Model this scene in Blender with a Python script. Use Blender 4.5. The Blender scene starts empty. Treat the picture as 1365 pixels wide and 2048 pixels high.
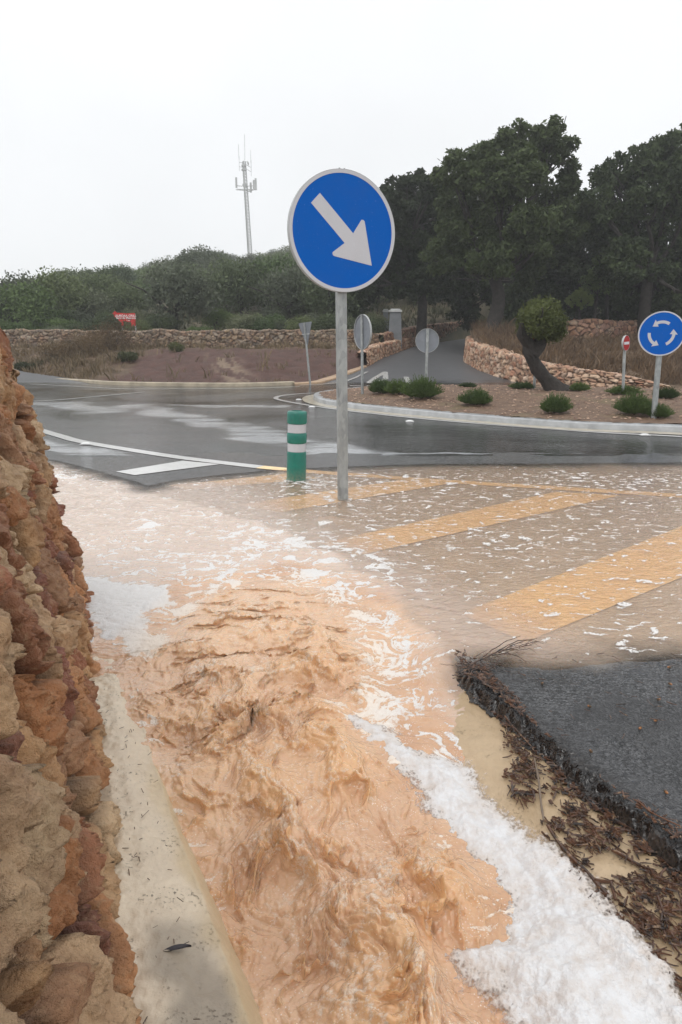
import bpy, bmesh, math, random
import numpy as np
from mathutils import Vector, Matrix
random.seed(7)
RAD = math.radians

# ------------------------------------------------------------------ camera, sky, sun, exposure
S = bpy.context.scene
COL = S.collection
PITCH = RAD(14.2); CAMH = 1.17; F = 1365.0
cam_d = bpy.data.cameras.new('camera'); cam = bpy.data.objects.new('camera', cam_d); COL.objects.link(cam)
cam.location = (0, 0, CAMH); cam.rotation_euler = (math.pi/2 - PITCH, 0, 0)
cam_d.sensor_fit = 'HORIZONTAL'; cam_d.sensor_width = 24; cam_d.lens = 24
cam_d.clip_start = 0.05; cam_d.clip_end = 3000
S.camera = cam
S.view_settings.view_transform = 'Standard'; S.view_settings.look = 'None'
S.view_settings.gamma = 1; S.view_settings.exposure = 0.48
W = bpy.data.worlds.new("World"); S.world = W; W.use_nodes = True
wn = W.node_tree.nodes; wl = W.node_tree.links; wn.clear()
sky = wn.new('ShaderNodeTexSky'); sky.sky_type = 'NISHITA'; sky.sun_disc = False
SUN_EL, SUN_AZ = RAD(58), RAD(205)
sky.sun_elevation = SUN_EL; sky.sun_rotation = SUN_AZ; sky.dust_density = 4; sky.air_density = 1.0
hs = wn.new('ShaderNodeHueSaturation'); hs.inputs['Saturation'].default_value = 0.25
wm = wn.new('ShaderNodeMix'); wm.data_type = 'RGBA'; wm.inputs[0].default_value = 0.86
wm.inputs[7].default_value = (9.1, 9.25, 9.4, 1)            # the bright even cloud cover
bg = wn.new('ShaderNodeBackground'); bg.inputs[1].default_value = 0.10
wo = wn.new('ShaderNodeOutputWorld')
wl.new(sky.outputs[0], hs.inputs['Color']); wl.new(hs.outputs[0], wm.inputs[6])
wtc = wn.new('ShaderNodeTexCoord'); wno = wn.new('ShaderNodeTexNoise'); wno.inputs['Scale'].default_value = 2.2; wno.inputs['Detail'].default_value = 4; wl.new(wtc.outputs['Generated'], wno.inputs['Vector'])
wmr = wn.new('ShaderNodeMapRange'); wmr.inputs[1].default_value = .3; wmr.inputs[2].default_value = .7; wmr.inputs[3].default_value = .92; wmr.inputs[4].default_value = 1.03; wl.new(wno.outputs['Fac'], wmr.inputs[0])
wmu = wn.new('ShaderNodeVectorMath'); wmu.operation = 'SCALE'; wl.new(wm.outputs[2], wmu.inputs[0]); wl.new(wmr.outputs[0], wmu.inputs['Scale']); wl.new(wmu.outputs[0], bg.inputs[0]); wl.new(bg.outputs[0], wo.inputs[0])
sun_d = bpy.data.lights.new('sun', 'SUN'); sun_d.energy = 0.6; sun_d.angle = RAD(25); sun_d.color = (1, .97, .93)
sun = bpy.data.objects.new('sun', sun_d); COL.objects.link(sun)
_sd = Vector((math.sin(SUN_AZ)*math.cos(SUN_EL), math.cos(SUN_AZ)*math.cos(SUN_EL), math.sin(SUN_EL)))
sun.rotation_euler = _sd.to_track_quat('Z', 'Y').to_euler()

# ------------------------------------------------------------------ survey helpers: photo measurements -> world
cp, sp = math.cos(PITCH), math.sin(PITCH)
def ray(u, v):
    dx = (u-682.5)/F; dy = (1024-v)/F
    return np.array([dx, cp + dy*sp, -sp + dy*cp])
def G(u, v, z=0.0):
    d = ray(u, v); k = (z-CAMH)/d[2]
    return (d[0]*k, d[1]*k)
def R(u, v, Y):
    d = ray(u, v); k = Y/d[1]
    return Vector((d[0]*k, Y, CAMH + d[2]*k))
def GP(pts, z=0.0): return np.array([G(u, v, z) for u, v in pts])

# ------------------------------------------------------------------ noise
_rs = np.random.RandomState(3)
_perm = np.tile(_rs.permutation(512), 4); _ga = _rs.rand(512)*2*np.pi
_gx, _gy = np.cos(_ga), np.sin(_ga)
def perlin(x, y, seed=0):
    x = np.asarray(x, float) + seed*17.13; y = np.asarray(y, float) + seed*31.7
    xi = np.floor(x).astype(int); yi = np.floor(y).astype(int)
    fx = x-xi; fy = y-yi
    u = fx*fx*fx*(fx*(fx*6-15)+10); v = fy*fy*fy*(fy*(fy*6-15)+10)
    def g(ix, iy, dx, dy):
        h = _perm[(_perm[ix & 511] + (iy & 511))]
        return _gx[h]*dx + _gy[h]*dy
    a = g(xi, yi, fx, fy); b = g(xi+1, yi, fx-1, fy)
    c = g(xi, yi+1, fx, fy-1); d = g(xi+1, yi+1, fx-1, fy-1)
    return ((a+(b-a)*u) + ((c+(d-c)*u)-(a+(b-a)*u))*v)*1.5
def fbm(x, y, o=4, seed=0, g=.5):
    r = 0; a = 1; f = 1
    for i in range(o):
        r = r + a*perlin(x*f, y*f, seed+i*3); a *= g; f *= 2.03
    return r
def sstep(a, b, x):
    t = np.clip((x-a)/(b-a), 0, 1); return t*t*(3-2*t)
def dome(x, y, seed):
    """rounded lumps meeting in sharp creases, like boiling muddy water"""
    ix = np.floor(x); iy = np.floor(y); F = np.full(np.shape(x), 9.)
    for i in (-1, 0, 1):
        for j in (-1, 0, 1):
            a = ix+i; b = iy+j
            px = a+hash2(a, b, seed); py = b+hash2(a, b, seed+31.)
            w = .7+.6*hash2(a, b, seed+63.)
            F = np.minimum(F, ((x-px)**2+(y-py)**2)/w)
    return np.sqrt(np.clip(1-F*.95, 0, 1))
def lerp(a, b, t): return a + (b-a)*t
def hash2(ix, iy, s):
    v = np.sin(ix*127.1 + iy*311.7 + s*74.7)*43758.5453
    return v - np.floor(v)
def sdist(x, y, poly):
    """signed distance to a polygon, positive inside"""
    x = np.asarray(x, float); y = np.asarray(y, float)
    P = np.asarray(poly, float); d = np.full(x.shape, 1e9); ins = np.zeros(x.shape, bool)
    n = len(P)
    for i in range(n):
        ax, ay = P[i]; bx, by = P[(i+1) % n]
        ex, ey = bx-ax, by-ay; L = ex*ex+ey*ey + 1e-12
        t = np.clip(((x-ax)*ex+(y-ay)*ey)/L, 0, 1)
        d = np.minimum(d, (x-ax-t*ex)**2+(y-ay-t*ey)**2)
        if ay != by:
            c = ((ay > y) != (by > y)) & (x < ex*(y-ay)/ey+ax)
            ins ^= c
    d = np.sqrt(d)
    return np.where(ins, d, -d)
def ldist(x, y, pts):
    """distance to an open polyline"""
    P = np.asarray(pts, float); d = np.full(np.shape(x), 1e9)
    for i in range(len(P)-1):
        ax, ay = P[i]; ex, ey = P[i+1]-P[i]
        t = np.clip(((x-ax)*ex+(y-ay)*ey)/(ex*ex+ey*ey+1e-12), 0, 1)
        d = np.minimum(d, (x-ax-t*ex)**2+(y-ay-t*ey)**2)
    return np.sqrt(d)
def stones(s, h, size, seed, ar=1.4):
    """irregular stone packing: id, edge distance, offsets from the stone's centre, in metres"""
    w = size*.30
    s2 = s + w*perlin(s/size*1.1, h/size*1.1, seed+1) + w*.35*perlin(s/size*3.1, h/size*3.1, seed+2)
    h2 = h + w*perlin(s/size*1.1, h/size*1.1, seed+5) + w*.35*perlin(s/size*3.1, h/size*3.1, seed+6)
    X = s2/(size*ar); Y = h2/size
    ix = np.floor(X); iy = np.floor(Y)
    F1 = np.full(X.shape, 9e9); F2 = np.full(X.shape, 9e9)
    cx = np.zeros(X.shape); cy = np.zeros(X.shape); cid = np.zeros(X.shape)
    for i in (-2, -1, 0, 1, 2):
        for j in (-1, 0, 1):
            jx = ix+i; jy = iy+j
            px = jx + .5 + (hash2(jx, jy, seed)-.5)*.85 + .5*(np.mod(jy, 2)); py = jy + .5 + (hash2(jx, jy, seed+9)-.5)*.7
            wt = .75+.6*hash2(jx, jy, seed+4)
            dx = X-px; dy = Y-py
            d = np.sqrt(dx*dx+dy*dy)/wt
            m = d < F1
            F2 = np.where(m, F1, np.minimum(F2, d)); F1 = np.where(m, d, F1)
            cx = np.where(m, dx, cx); cy = np.where(m, dy, cy); cid = np.where(m, jx*57.3+jy*3.77, cid)
    return cid, (F2-F1)*size*.5, cx*size*ar, cy*size, F1

# ------------------------------------------------------------------ mesh / object helpers
def mesh_np(name, V, Fq, smooth=True, attrs=None, cols=None):
    V = np.asarray(V, np.float32); Fq = np.asarray(Fq, np.int32)
    k = Fq.shape[1]; me = bpy.data.meshes.new(name)
    me.vertices.add(len(V)); me.vertices.foreach_set('co', V.ravel())
    me.loops.add(Fq.size); me.loops.foreach_set('vertex_index', Fq.ravel())
    me.polygons.add(len(Fq)); me.polygons.foreach_set('loop_start', np.arange(0, Fq.size, k, dtype=np.int32))
    me.update(calc_edges=True)
    me.polygons.foreach_set('use_smooth', np.full(len(Fq), smooth))
    for a, arr in (attrs or {}).items():
        t = me.attributes.new(a, 'FLOAT', 'POINT'); t.data.foreach_set('value', np.asarray(arr, np.float32).ravel())
    for a, arr in (cols or {}).items():
        arr = np.asarray(arr, np.float32)
        if arr.shape[1] == 3: arr = np.concatenate([arr, np.ones((len(arr), 1), np.float32)], 1)
        t = me.attributes.new(a, 'FLOAT_COLOR', 'POINT'); t.data.foreach_set('color', arr.ravel())
    me.update()
    return me
def grid_faces(ny, nx, mask=None):
    idx = np.arange(ny*nx).reshape(ny, nx)
    Q = np.stack([idx[:-1, :-1], idx[:-1, 1:], idx[1:, 1:], idx[1:, :-1]], -1)
    if mask is not None: Q = Q[mask[:-1, :-1] | mask[:-1, 1:] | mask[1:, 1:] | mask[1:, :-1]]
    return Q.reshape(-1, 4)
def compact(V, Fq, *arrs):
    used = np.zeros(len(V), bool); used[Fq.ravel()] = True
    m = np.cumsum(used)-1
    return (V[used], m[Fq]) + tuple(a[used] for a in arrs)
def link(name, me, mat=None, parent=None, loc=None):
    o = bpy.data.objects.new(name, me); COL.objects.link(o)
    if mat is not None: me.materials.clear(); me.materials.append(mat)
    if parent is not None: o.parent = parent
    if loc is not None: o.location = loc
    return o
def tag(o, label=None, cat=None, group=None, kind=None):
    if label: o['label'] = label
    if cat: o['category'] = cat
    if group: o['group'] = group
    if kind: o['kind'] = kind
    return o
def empty(name, loc, label, cat, group=None, rz=0):
    o = bpy.data.objects.new(name, None); COL.objects.link(o); o.location = loc; o.rotation_euler = (0, 0, rz)
    o.empty_display_size = .1
    return tag(o, label, cat, group)
class MB:
    def __init__(s): s.v = []; s.f = []
    def add(s, v, f):
        b = len(s.v); s.v += [tuple(p) for p in v]; s.f += [tuple(i+b for i in q) for q in f]
    def box(s, c, d, M=None):
        x, y, z = c; a, b, h = [k/2 for k in d]
        v = [Vector((x+i*a, y+j*b, z+k*h)) for k in (-1, 1) for j in (-1, 1) for i in (-1, 1)]
        if M is not None: v = [M @ p for p in v]
        s.add(v, [(0, 2, 3, 1), (4, 5, 7, 6), (0, 1, 5, 4), (2, 6, 7, 3), (0, 4, 6, 2), (1, 3, 7, 5)])
    def tube(s, pts, rad, n=10, cap=True):
        pts = [Vector(p) for p in pts]; rad = list(rad) if hasattr(rad, '__len__') else [rad]*len(pts)
        b = len(s.v); up = None
        for i, p in enumerate(pts):
            d = (pts[min(i+1, len(pts)-1)]-pts[max(i-1, 0)]).normalized()
            if up is None:
                a = Vector((0, 0, 1)) if abs(d.z) < .9 else Vector((1, 0, 0))
                up = d.cross(a).normalized()
            up = (up - d*up.dot(d)).normalized(); w = d.cross(up)
            for k in range(n):
                t = 2*math.pi*k/n; s.v.append(tuple(p + (up*math.cos(t)+w*math.sin(t))*rad[i]))
        for i in range(len(pts)-1):
            for k in range(n):
                s.f.append((b+i*n+k, b+i*n+(k+1) % n, b+(i+1)*n+(k+1) % n, b+(i+1)*n+k))
        if cap:
            s.f.append(tuple(b+k for k in reversed(range(n)))); s.f.append(tuple(b+(len(pts)-1)*n+k for k in range(n)))
    def lathe(s, prof, n=32, M=None):
        b = len(s.v)
        for r, z in prof:
            for k in range(n):
                t = 2*math.pi*k/n; p = Vector((r*math.cos(t), r*math.sin(t), z))
                s.v.append(tuple(M @ p if M is not None else p))
        for i in range(len(prof)-1):
            for k in range(n):
                s.f.append((b+i*n+k, b+i*n+(k+1) % n, b+(i+1)*n+(k+1) % n, b+(i+1)*n+k))
        s.f.append(tuple(b+k for k in reversed(range(n)))); s.f.append(tuple(b+(len(prof)-1)*n+k for k in range(n)))
    def prism(s, outline, z0, z1, M=None):
        n = len(outline)
        v = [Vector((x, y, z)) for z in (z0, z1) for x, y in outline]
        if M is not None: v = [M @ p for p in v]
        s.add(v, [tuple(reversed(range(n))), tuple(range(n, 2*n))] + [(i, (i+1) % n, n+(i+1) % n, n+i) for i in range(n)])
    def mesh(s, name, smooth=True, ang=40):
        me = bpy.data.meshes.new(name); me.from_pydata(s.v, [], s.f); me.update()
        if smooth:
            bm = bmesh.new(); bm.from_mesh(me)
            for f in bm.faces: f.smooth = True
            for e in bm.edges:
                if len(e.link_faces) == 2 and e.calc_face_angle(0) > RAD(ang): e.smooth = False
            bm.to_mesh(me); bm.free()
        return me
    def build(s, name, mat, parent=None, smooth=True, loc=None): return link(name, s.mesh(name, smooth), mat, parent, loc)

# ------------------------------------------------------------------ material helpers
class NT:
    def __init__(s, name):
        s.m = bpy.data.materials.new(name); s.m.use_nodes = True; s.t = s.m.node_tree; s.t.nodes.clear()
        s.out = s.n('ShaderNodeOutputMaterial')
    def n(s, ty, **kw):
        o = s.t.nodes.new(ty)
        for k, v in kw.items(): setattr(o, k, v)
        return o
    def set(s, sock, v):
        if isinstance(v, bpy.types.NodeSocket): s.t.links.new(v, sock)
        elif isinstance(v, (tuple, list)) and len(v) == 3 and sock.type == 'RGBA': sock.default_value = (*v, 1)
        else: sock.default_value = v
    def coord(s, scale=(1, 1, 1), kind='Object', rot=(0, 0, 0)):
        c = s.n('ShaderNodeTexCoord'); m = s.n('ShaderNodeMapping'); m.inputs['Scale'].default_value = scale
        m.inputs['Rotation'].default_value = rot
        s.t.links.new(c.outputs[kind], m.inputs[0]); return m.outputs[0]
    def noise(s, sc, det=4, rough=.55, vec=None, dist=0):
        o = s.n('ShaderNodeTexNoise'); o.inputs['Scale'].default_value = sc; o.inputs['Detail'].default_value = det
        o.inputs['Roughness'].default_value = rough; o.inputs['Distortion'].default_value = dist
        if vec is None: vec = s.coord()
        s.t.links.new(vec, o.inputs['Vector']); return o.outputs['Fac']
    def voro(s, sc, vec=None, feat='F1', out='Distance', rnd=1):
        o = s.n('ShaderNodeTexVoronoi'); o.feature = feat; o.inputs['Scale'].default_value = sc; o.inputs['Randomness'].default_value = rnd
        if vec is None: vec = s.coord()
        s.t.links.new(vec, o.inputs['Vector']); return o.outputs[out]
    def rng(s, v, a, b, c=0., d=1.):
        o = s.n('ShaderNodeMapRange'); s.set(o.inputs[0], v)
        for i, x in enumerate((a, b, c, d)): s.set(o.inputs[i+1], x)
        return o.outputs[0]
    def mix(s, f, a, b, mode='MIX'):
        o = s.n('ShaderNodeMix', data_type='RGBA', blend_type=mode); s.set(o.inputs[0], f); s.set(o.inputs[6], a); s.set(o.inputs[7], b)
        return o.outputs[2]
    def math(s, op, a, b=0.):
        o = s.n('ShaderNodeMath', operation=op); s.set(o.inputs[0], a); s.set(o.inputs[1], b); return o.outputs[0]
    def attr(s, name, out='Fac'):
        o = s.n('ShaderNodeAttribute', attribute_name=name); return o.outputs[out]
    def bump(s, h, strength=.5, dist=.01, normal=None):
        o = s.n('ShaderNodeBump'); s.set(o.inputs['Strength'], strength); s.set(o.inputs['Distance'], dist); s.set(o.inputs['Height'], h)
        if normal is not None: s.set(o.inputs['Normal'], normal)
        return o.outputs[0]
    def bsdf(s, color, rough=.5, normal=None, **kw):
        o = s.n('ShaderNodeBsdfPrincipled'); s.set(o.inputs['Base Color'], color); s.set(o.inputs['Roughness'], rough)
        if normal is not None: s.set(o.inputs['Normal'], normal)
        for k, v in kw.items(): s.set(o.inputs[k.replace('_', ' ')], v)
        return o.outputs[0]
    def done(s, sh, disp=None):
        s.t.links.new(sh, s.out.inputs[0]); return s.m
def simple(name, col, rough=.5, metal=0., nscale=None, namp=.15, bumps=None, **kw):
    t = NT(name); c = col
    if nscale:
        f = t.noise(nscale, 5)
        c = t.mix(t.rng(f, .3, .7), tuple(k*(1-namp) for k in col), tuple(min(1, k*(1+namp)) for k in col))
    nrm = t.bump(t.noise(bumps[0], 4), bumps[1], bumps[2]) if bumps else None
    return t.done(t.bsdf(c, rough, nrm, Metallic=metal, **kw))

# ------------------------------------------------------------------ channel frame: n across (0 at the wall foot), t along, towards the camera
NX, NY = .928, .371
def nt(x, y): return NX*x + NY*y, NY*x - NX*y
def xy(n, t): return NX*n + NY*t, NY*n - NX*t

ASPHALT_EDGE = [(1.27, .8), (.8, 1.35), (.43, 2.28)] + [tuple(p) for p in GP([(872, 1262), (790, 1185), (700, 1125), (600, 1080), (500, 1042), (400, 1012), (310, 990), (250, 970), (165, 945), (80, 920), (20, 905)])]
ROAD_POLY = ASPHALT_EDGE + [(-14, 8.5), (-14, 20), (14, 20), (14, .8)]
DRY_POLY = [tuple(p) for p in GP([(918, 1342), (985, 1335), (1090, 1345), (1220, 1340), (1365, 1318), (1700, 1300)])] + [(3, .3), (1.3, .3), (.8, 1.35)]
FLOOD_POLY = [tuple(p) for p in GP([(-60, 905), (85, 925), (165, 945), (225, 963), (290, 984), (350, 968), (450, 955), (560, 945), (700, 938), (860, 933), (1100, 932), (1365, 930), (1900, 925), (2300, 1500)])] + [(2.5, 0), (-1.5, 0), (-3.5, 2)]

# perspective-spaced sheet: finer near the viewer, coarser far off
def sheet(y0, y1, ny, nx, half, off=.55):
    yy = y0*(y1/y0)**(np.linspace(0, 1, ny)); a = np.linspace(-1, 1, nx)
    X = a[None, :]*half*(yy[:, None]+off); Y = np.repeat(yy[:, None], nx, 1)
    return X, Y

def dry_amount(X, Y):
    return sstep(-.14, .12, sdist(X, Y, DRY_POLY) + .06*fbm(X*2.2, Y*3, 4, 40))
def chan_level(n, t):
    z = np.interp(t, [-4.2, -2.9, -2.3, -1.9, -1.4, -.8, .5], [.008, .002, -.02, -.050, -.112, -.135, -.15])
    return z
def flow_dir_coords(X, Y):
    # stretched coordinates that bend round with the current: swirl arcs upstream, straight down the channel
    n, t = nt(X, Y)
    return n, t

FOAM_P = GP([(668, 1436), (720, 1452), (790, 1478), (836, 1506), (910, 1516), (968, 1565), (1016, 1636), (1105, 1694), (1188, 1786), (1270, 1858), (1345, 1936), (1420, 2056), (1460, 2250), (1160, 2250), (1060, 2070), (975, 1965), (880, 1905), (905, 1868), (990, 1838), (1010, 1780), (960, 1730), (905, 1690), (865, 1640), (835, 1590), (780, 1535), (725, 1500), (686, 1468)], -.095)
# ---- water surface
def build_water():
    X, Y = sheet(.62, 7.6, 1250, 1150, .62)
    n, t = nt(X, Y)
    # extend sideways coarse cover handled by the wide sheet spacing
    sE = sdist(X, Y, ROAD_POLY)                      # + on the asphalt
    sF = sdist(X, Y, FLOOD_POLY)
    dry = dry_amount(X, Y)
    base = np.where(sE > 0, .010, 0)
    w = np.maximum(sstep(-.02, .22, -sE), sstep(-2.15, -1.90, t)*sstep(1.40, 1.27, n))
    base = lerp(np.full(X.shape, .010), chan_level(n, t), w)
    dry = dry*sstep(-.05, .015, sE)
    TURB = GP([(285, 1330), (400, 1215), (560, 1185), (690, 1235), (735, 1330), (720, 1420), (840, 1560), (960, 1700), (1060, 1830), (1130, 2100), (1160, 2300), (560, 2300), (500, 1950), (400, 1740), (345, 1600), (300, 1450)], -.05)
    sT = sdist(X, Y, TURB)
    A = sstep(-.14, .17, sT+.03*fbm(X*7, Y*7, 3, 96))
    A = A*(1-.8*sstep(-.12, .04, sdist(X, Y, FOAM_P)))
    # domain warp
    wx = .05*fbm(X*5, Y*5, 2, 1); wy = .05*fbm(X*5, Y*5, 2, 11)
    nn, tt = nt(X+wx, Y+wy)
    # upstream half the crests lie across the photo, further down they run along the channel
    mixd = sstep(-2.05, -1.65, t)
    c0_ = G(500, 1420); rx0 = X+wx-c0_[0]; ry0 = Y+wy-c0_[1]; rr0 = np.sqrt(rx0**2+ry0**2); a1 = (np.arctan2(ry0, rx0)*4.2+7, rr0*13.5); a2 = (nn*10.5, tt*6.2)
    def lay(f, sd, kind, off=0):
        r = []
        for (p, q) in (a1, a2):
            if kind == 'd': v = dome(p*f+off, q*f-off, sd)
            else:
                v = perlin(p*f+off, q*f-off, sd)
                if kind == 'r': v = np.clip(1-np.abs(v)*5.5, 0, 1)**1.3
            r.append(v)
        return lerp(r[0], r[1], mixd)
    L0 = lay(.36, 2, 'p'); L1 = lay(.85, 4, 'd'); L2 = lay(1.9, 8, 'd', L1*.35); L3 = lay(3.9, 14, 'd', (L1+L2)*.5); L4 = lay(7.8, 18, 'd', (L2+L3)*.7); L5 = lay(15, 19, 'd', (L3+L4)*.8)
    patch = sstep(-.25, .35, lay(.45, 71, 'p'))
    blade = lay(.75, 6, 'r')*sstep(.0, .5, lay(.6, 31, 'p')+.1)
    rag = .6+.65*fbm(X*38, Y*38, 3, 35)
    blade2 = lay(1.7, 7, 'r', L1*.5)*sstep(.1, .5, lay(1.1, 33, 'p')+.12)
    h = .75*L0 + .50*L1 + .46*L2 + (.26+.22*patch)*L3 + (.13+.13*patch)*L4 + .06*L5*(.3+patch) + .75*blade*rag + .55*blade2*rag
    h = h - .95
    amp = np.interp(t, [-3.2, -2.6, -2.0, -1.4, -1.0, -.5], [.010, .026, .040, .056, .064, .070])
    zt = A*amp*h*1.42
    # hydraulic shape: hollow by the ledge, a hump, main rope of the current
    rope = np.exp(-((n-(.50+.05*np.sin(t*5)+.03*fbm(X*5, Y*5, 2, 97)))/.10)**2)*sstep(-1.9, -1.0, t)*.050
    rope2 = np.exp(-((n-.36)/.08)**2)*sstep(-1.7, -1.2, t)*.012
    hollow = -np.exp(-(((X-G(330, 1440)[0])/.10)**2 + ((Y-G(330, 1440)[1])/.10)**2))*.05
    zt = zt + A*(rope+rope2+hollow)
    # calm ripples everywhere
    near = sstep(8, 2, Y)
    rx, ry = X+.02*fbm(X*4, Y*4, 2, 70), Y+.03*fbm(X*3, Y*3, 2, 71)
    rip = .0016*(1-2*np.abs(perlin(rx*14, ry*30, 21))) + .0011*(1-2*np.abs(perlin(rx*33+3, ry*62, 22))) + .0012*perlin(X*4, Y*8, 23)
    chop = sstep(.9, 0, -sT)*(sE < .35)               # swirl zone round the boil
    swirl = .006*fbm(rx*7, ry*14, 4, 27)*np.clip(chop, 0, 1)
    z = base + zt + rip*(1-A)*(1-.6*dry) + swirl*(1-A)
    # little standing wave beyond the boil
    bx, by = G(665, 1040); z = z + .012*np.exp(-(((X-bx)/.12)**2+((Y-by)/.07)**2))*(1+.6*perlin(X*20, Y*40, 3))
    bx, by = G(560, 1110); z = z + .012*np.exp(-(((X-bx)/.30)**2+((Y-by)/.10)**2))*(1+.9*fbm(X*12, Y*24, 3, 5))
    # sink under the dry asphalt and outside the flood
    z = z - sstep(.45, 1, dry)*.04 - sstep(.0, -.35, sF)*.03
    # the spill lip at the asphalt corner
    # choppy push: crests lean downstream
    gx = A*(np.clip(h, -.5, 1)*.012+.026*blade+.014*blade2+.010*(L2-.5)+.006*(L3-.5))
    lx = fbm(X*9, Y*9, 2, 33)*.018*A; ly = fbm(X*9, Y*9, 2, 34)*.018*A
    XX = X + NY*gx*1.0 + lx*np.clip(h+.3, 0, 1); YY = Y - NX*gx*1.0 + ly*np.clip(h+.3, 0, 1)
    # ---------------- attributes
    mud = sstep(.10, -.07, sE + .06*fbm(X*3, Y*3, 3, 50))
    sh = np.interp(Y, [1.5, 2.3, 3.2, 5, 6.5], [.16, .18, .20, .24, .22])
    op = lerp(sh, .97, mud)
    left = sstep(.25, -.5, X+(Y-4.2)*.55)            # the beige mixed band left of the pole
    op = np.maximum(op, lerp(sh, .72, left))
    op = op*sstep(-.10, .22, sF + .10*fbm(X*2.2, Y*4, 3, 51))
    op = op*(1-sstep(-.20, .03, sdist(X, Y, DRY_POLY)+.07*fbm(X*2.2, Y*4, 4, 41))*sstep(-.016, .004, sE))
    sF1 = sdist(X, Y, GP([(150, 1158), (250, 1168), (345, 1175), (340, 1210), (285, 1222), (300, 1262), (385, 1280), (355, 1300), (318, 1312), (262, 1305), (215, 1260), (165, 1195)]))
    n3 = fbm(X*6, Y*6, 4, 60); n4 = fbm(X*16, Y*16, 4, 61)
    f1 = sstep(-.035, .03, sF1 + .05*n3 + .02*n4)
    # scattered rafts of foam drawn out by the current
    s_a = fbm((X+wx*1.5)*2.1, (Y+wy*1.5)*4.6, 5, 64, .6); s_b = fbm((X+wx)*11, (Y+wy)*24, 4, 65, .6)
    msk = fbm(X*.9, Y*1.3, 2, 66)
    rafts = sstep(.46, .60, s_b + .28*msk + .12*s_a - .12*left)
    bigr = sstep(.62, .78, fbm((X+wx*2)*2.6, (Y+wy*2)*5.2, 5, 68, .62) + .15*msk)*sstep(.25, -.2, sE)
    streaks = sstep(.36, .46, (1-2.2*np.abs(fbm((X+wx*3)*1.8, (Y+wy*3)*3.6, 4, 77, .6)))*.5 + .22*s_b)*sstep(.45, 0, sE)*sstep(-3.9, -3.2, -np.abs(t+3.4)*1.6-2.2)
    nearfade = sstep(6.9, 5.8, Y)
    foam = np.maximum(np.maximum(f1, .70*rafts*nearfade), .85*np.maximum(bigr, streaks))
    # swirl of lace: ridged noise in polar coordinates round the eye of the vortex
    c0 = np.array(G(560, 1400)); dx = X-c0[0]; dy = Y-c0[1]
    rr = np.sqrt(dx*dx+dy*dy) + .10*fbm(X*3, Y*3, 3, 80); th = np.arctan2(dy, dx)
    lace = 1-np.abs(fbm(rr*9+th*1.6, th*2.4, 4, 81, .6))*2.2
    lace2 = 1-np.abs(fbm(X*13+wx*30, Y*13+wy*30, 4, 82, .6))*2.0
    sL = sdist(X, Y, GP([(520, 1120), (640, 1140), (760, 1190), (870, 1270), (915, 1335), (880, 1400), (840, 1440), (770, 1460), (700, 1440), (650, 1370), (590, 1290), (650, 1240), (560, 1170)]))
    lz = sstep(-.12, .22, sL+.10*n3)
    fl = np.clip(sstep(.30, 1.0, .42*lace+.62*lace2+.30*lz+.03)*lz, 0, 1)
    ring = sstep(.08, .0, np.abs(ldist(X, Y, GP([(400, 1215), (440, 1160), (500, 1120), (580, 1098), (680, 1098), (780, 1130)]))+.02*n4-.0))*sstep(-.1, .35, n4+.35*n3+.25)
    foam = np.maximum(foam, np.maximum(fl*.86, ring*.85))
    for (u_, v_, r_) in ((597, 962, .115), (686, 1005, .055)):     # water piling up round the bollard and the post
        cx_, cy_ = G(u_, v_); q_ = np.sqrt((X-cx_)**2+(Y-cy_)**2); g_ = np.exp(-((q_-r_)/(.30*r_+.01))**2)
        z = z + g_*.006*(1+.6*fbm(X*18, Y*18, 2, 88)); tail = np.exp(-((X-cx_+(Y-cy_)*.3)/(r_*1.5))**2)*sstep(0, -.05, Y-cy_)*sstep(-.7, -.1, Y-cy_)
        foam = np.maximum(foam, .55*g_*sstep(-.1, .3, n4)); foam = np.maximum(foam, .6*tail*sstep(.15, .4, s_b))
    # foam specks on crests in the boil
    crest = (sstep(.55, 1.0, L2*L1+.45*blade+.35*n4+.2*(L3-.5))*.30 + .15*patch*sstep(.6, 1.0, L3+.4*n4))*A
    foam = np.maximum(foam*(1-.92*A*sstep(-.02, .08, sT)), crest)
    foam = foam*(1-dry)*sstep(-.05, .1, sF)
    # pale / dark mixing of silt
    silt = np.clip(.5+.45*fbm(X*2.5+wx*6, Y*2.5+wy*6, 4, 90), 0, 1)
    up_ = sstep(-1.7, -2.7, t); silt = lerp(silt, np.clip(.35+.55*up_+.35*fbm(X*5+wx*9, Y*5+wy*9, 3, 91)+.35*(L3-.5), 0, 1), A*.8)
    turb = sstep(-.42, .10, sT+.06*fbm(X*4, Y*4, 3, 95))
    z = z + foam*.0035*(1-A)
    amber = (1-.6*up_)*np.clip(A*(.75*blade+.55*blade2+.8*sstep(.1, .9, h)*sstep(.35, .9, L2)), 0, 1)  # light showing through thin crests, put into the water colour
    # spray: drops torn off the crests
    rg = np.random.RandomState(9); pw = ((blade*rag > .75) | (blade2*rag > .62)) & (A > .6) & (rg.rand(*A.shape) < .018) & (Y > .8)
    cs_ = np.stack([XX[pw], YY[pw], z[pw]], -1); rg.shuffle(cs_); cs_ = cs_[:900]; m = len(cs_)
    r_ = .0007+.0019*rg.rand(m)**2.5; cs_ = cs_ + np.stack([rg.randn(m)*.012+.006, rg.randn(m)*.012-.008, .002+np.abs(rg.randn(m))*.014], -1)
    ico = bmesh.new(); bmesh.ops.create_icosphere(ico, subdivisions=1, radius=1); iv = np.array([v.co[:] for v in ico.verts]); fi = np.array([[v.index for v in f.verts] for f in ico.faces]); ico.free()
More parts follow.
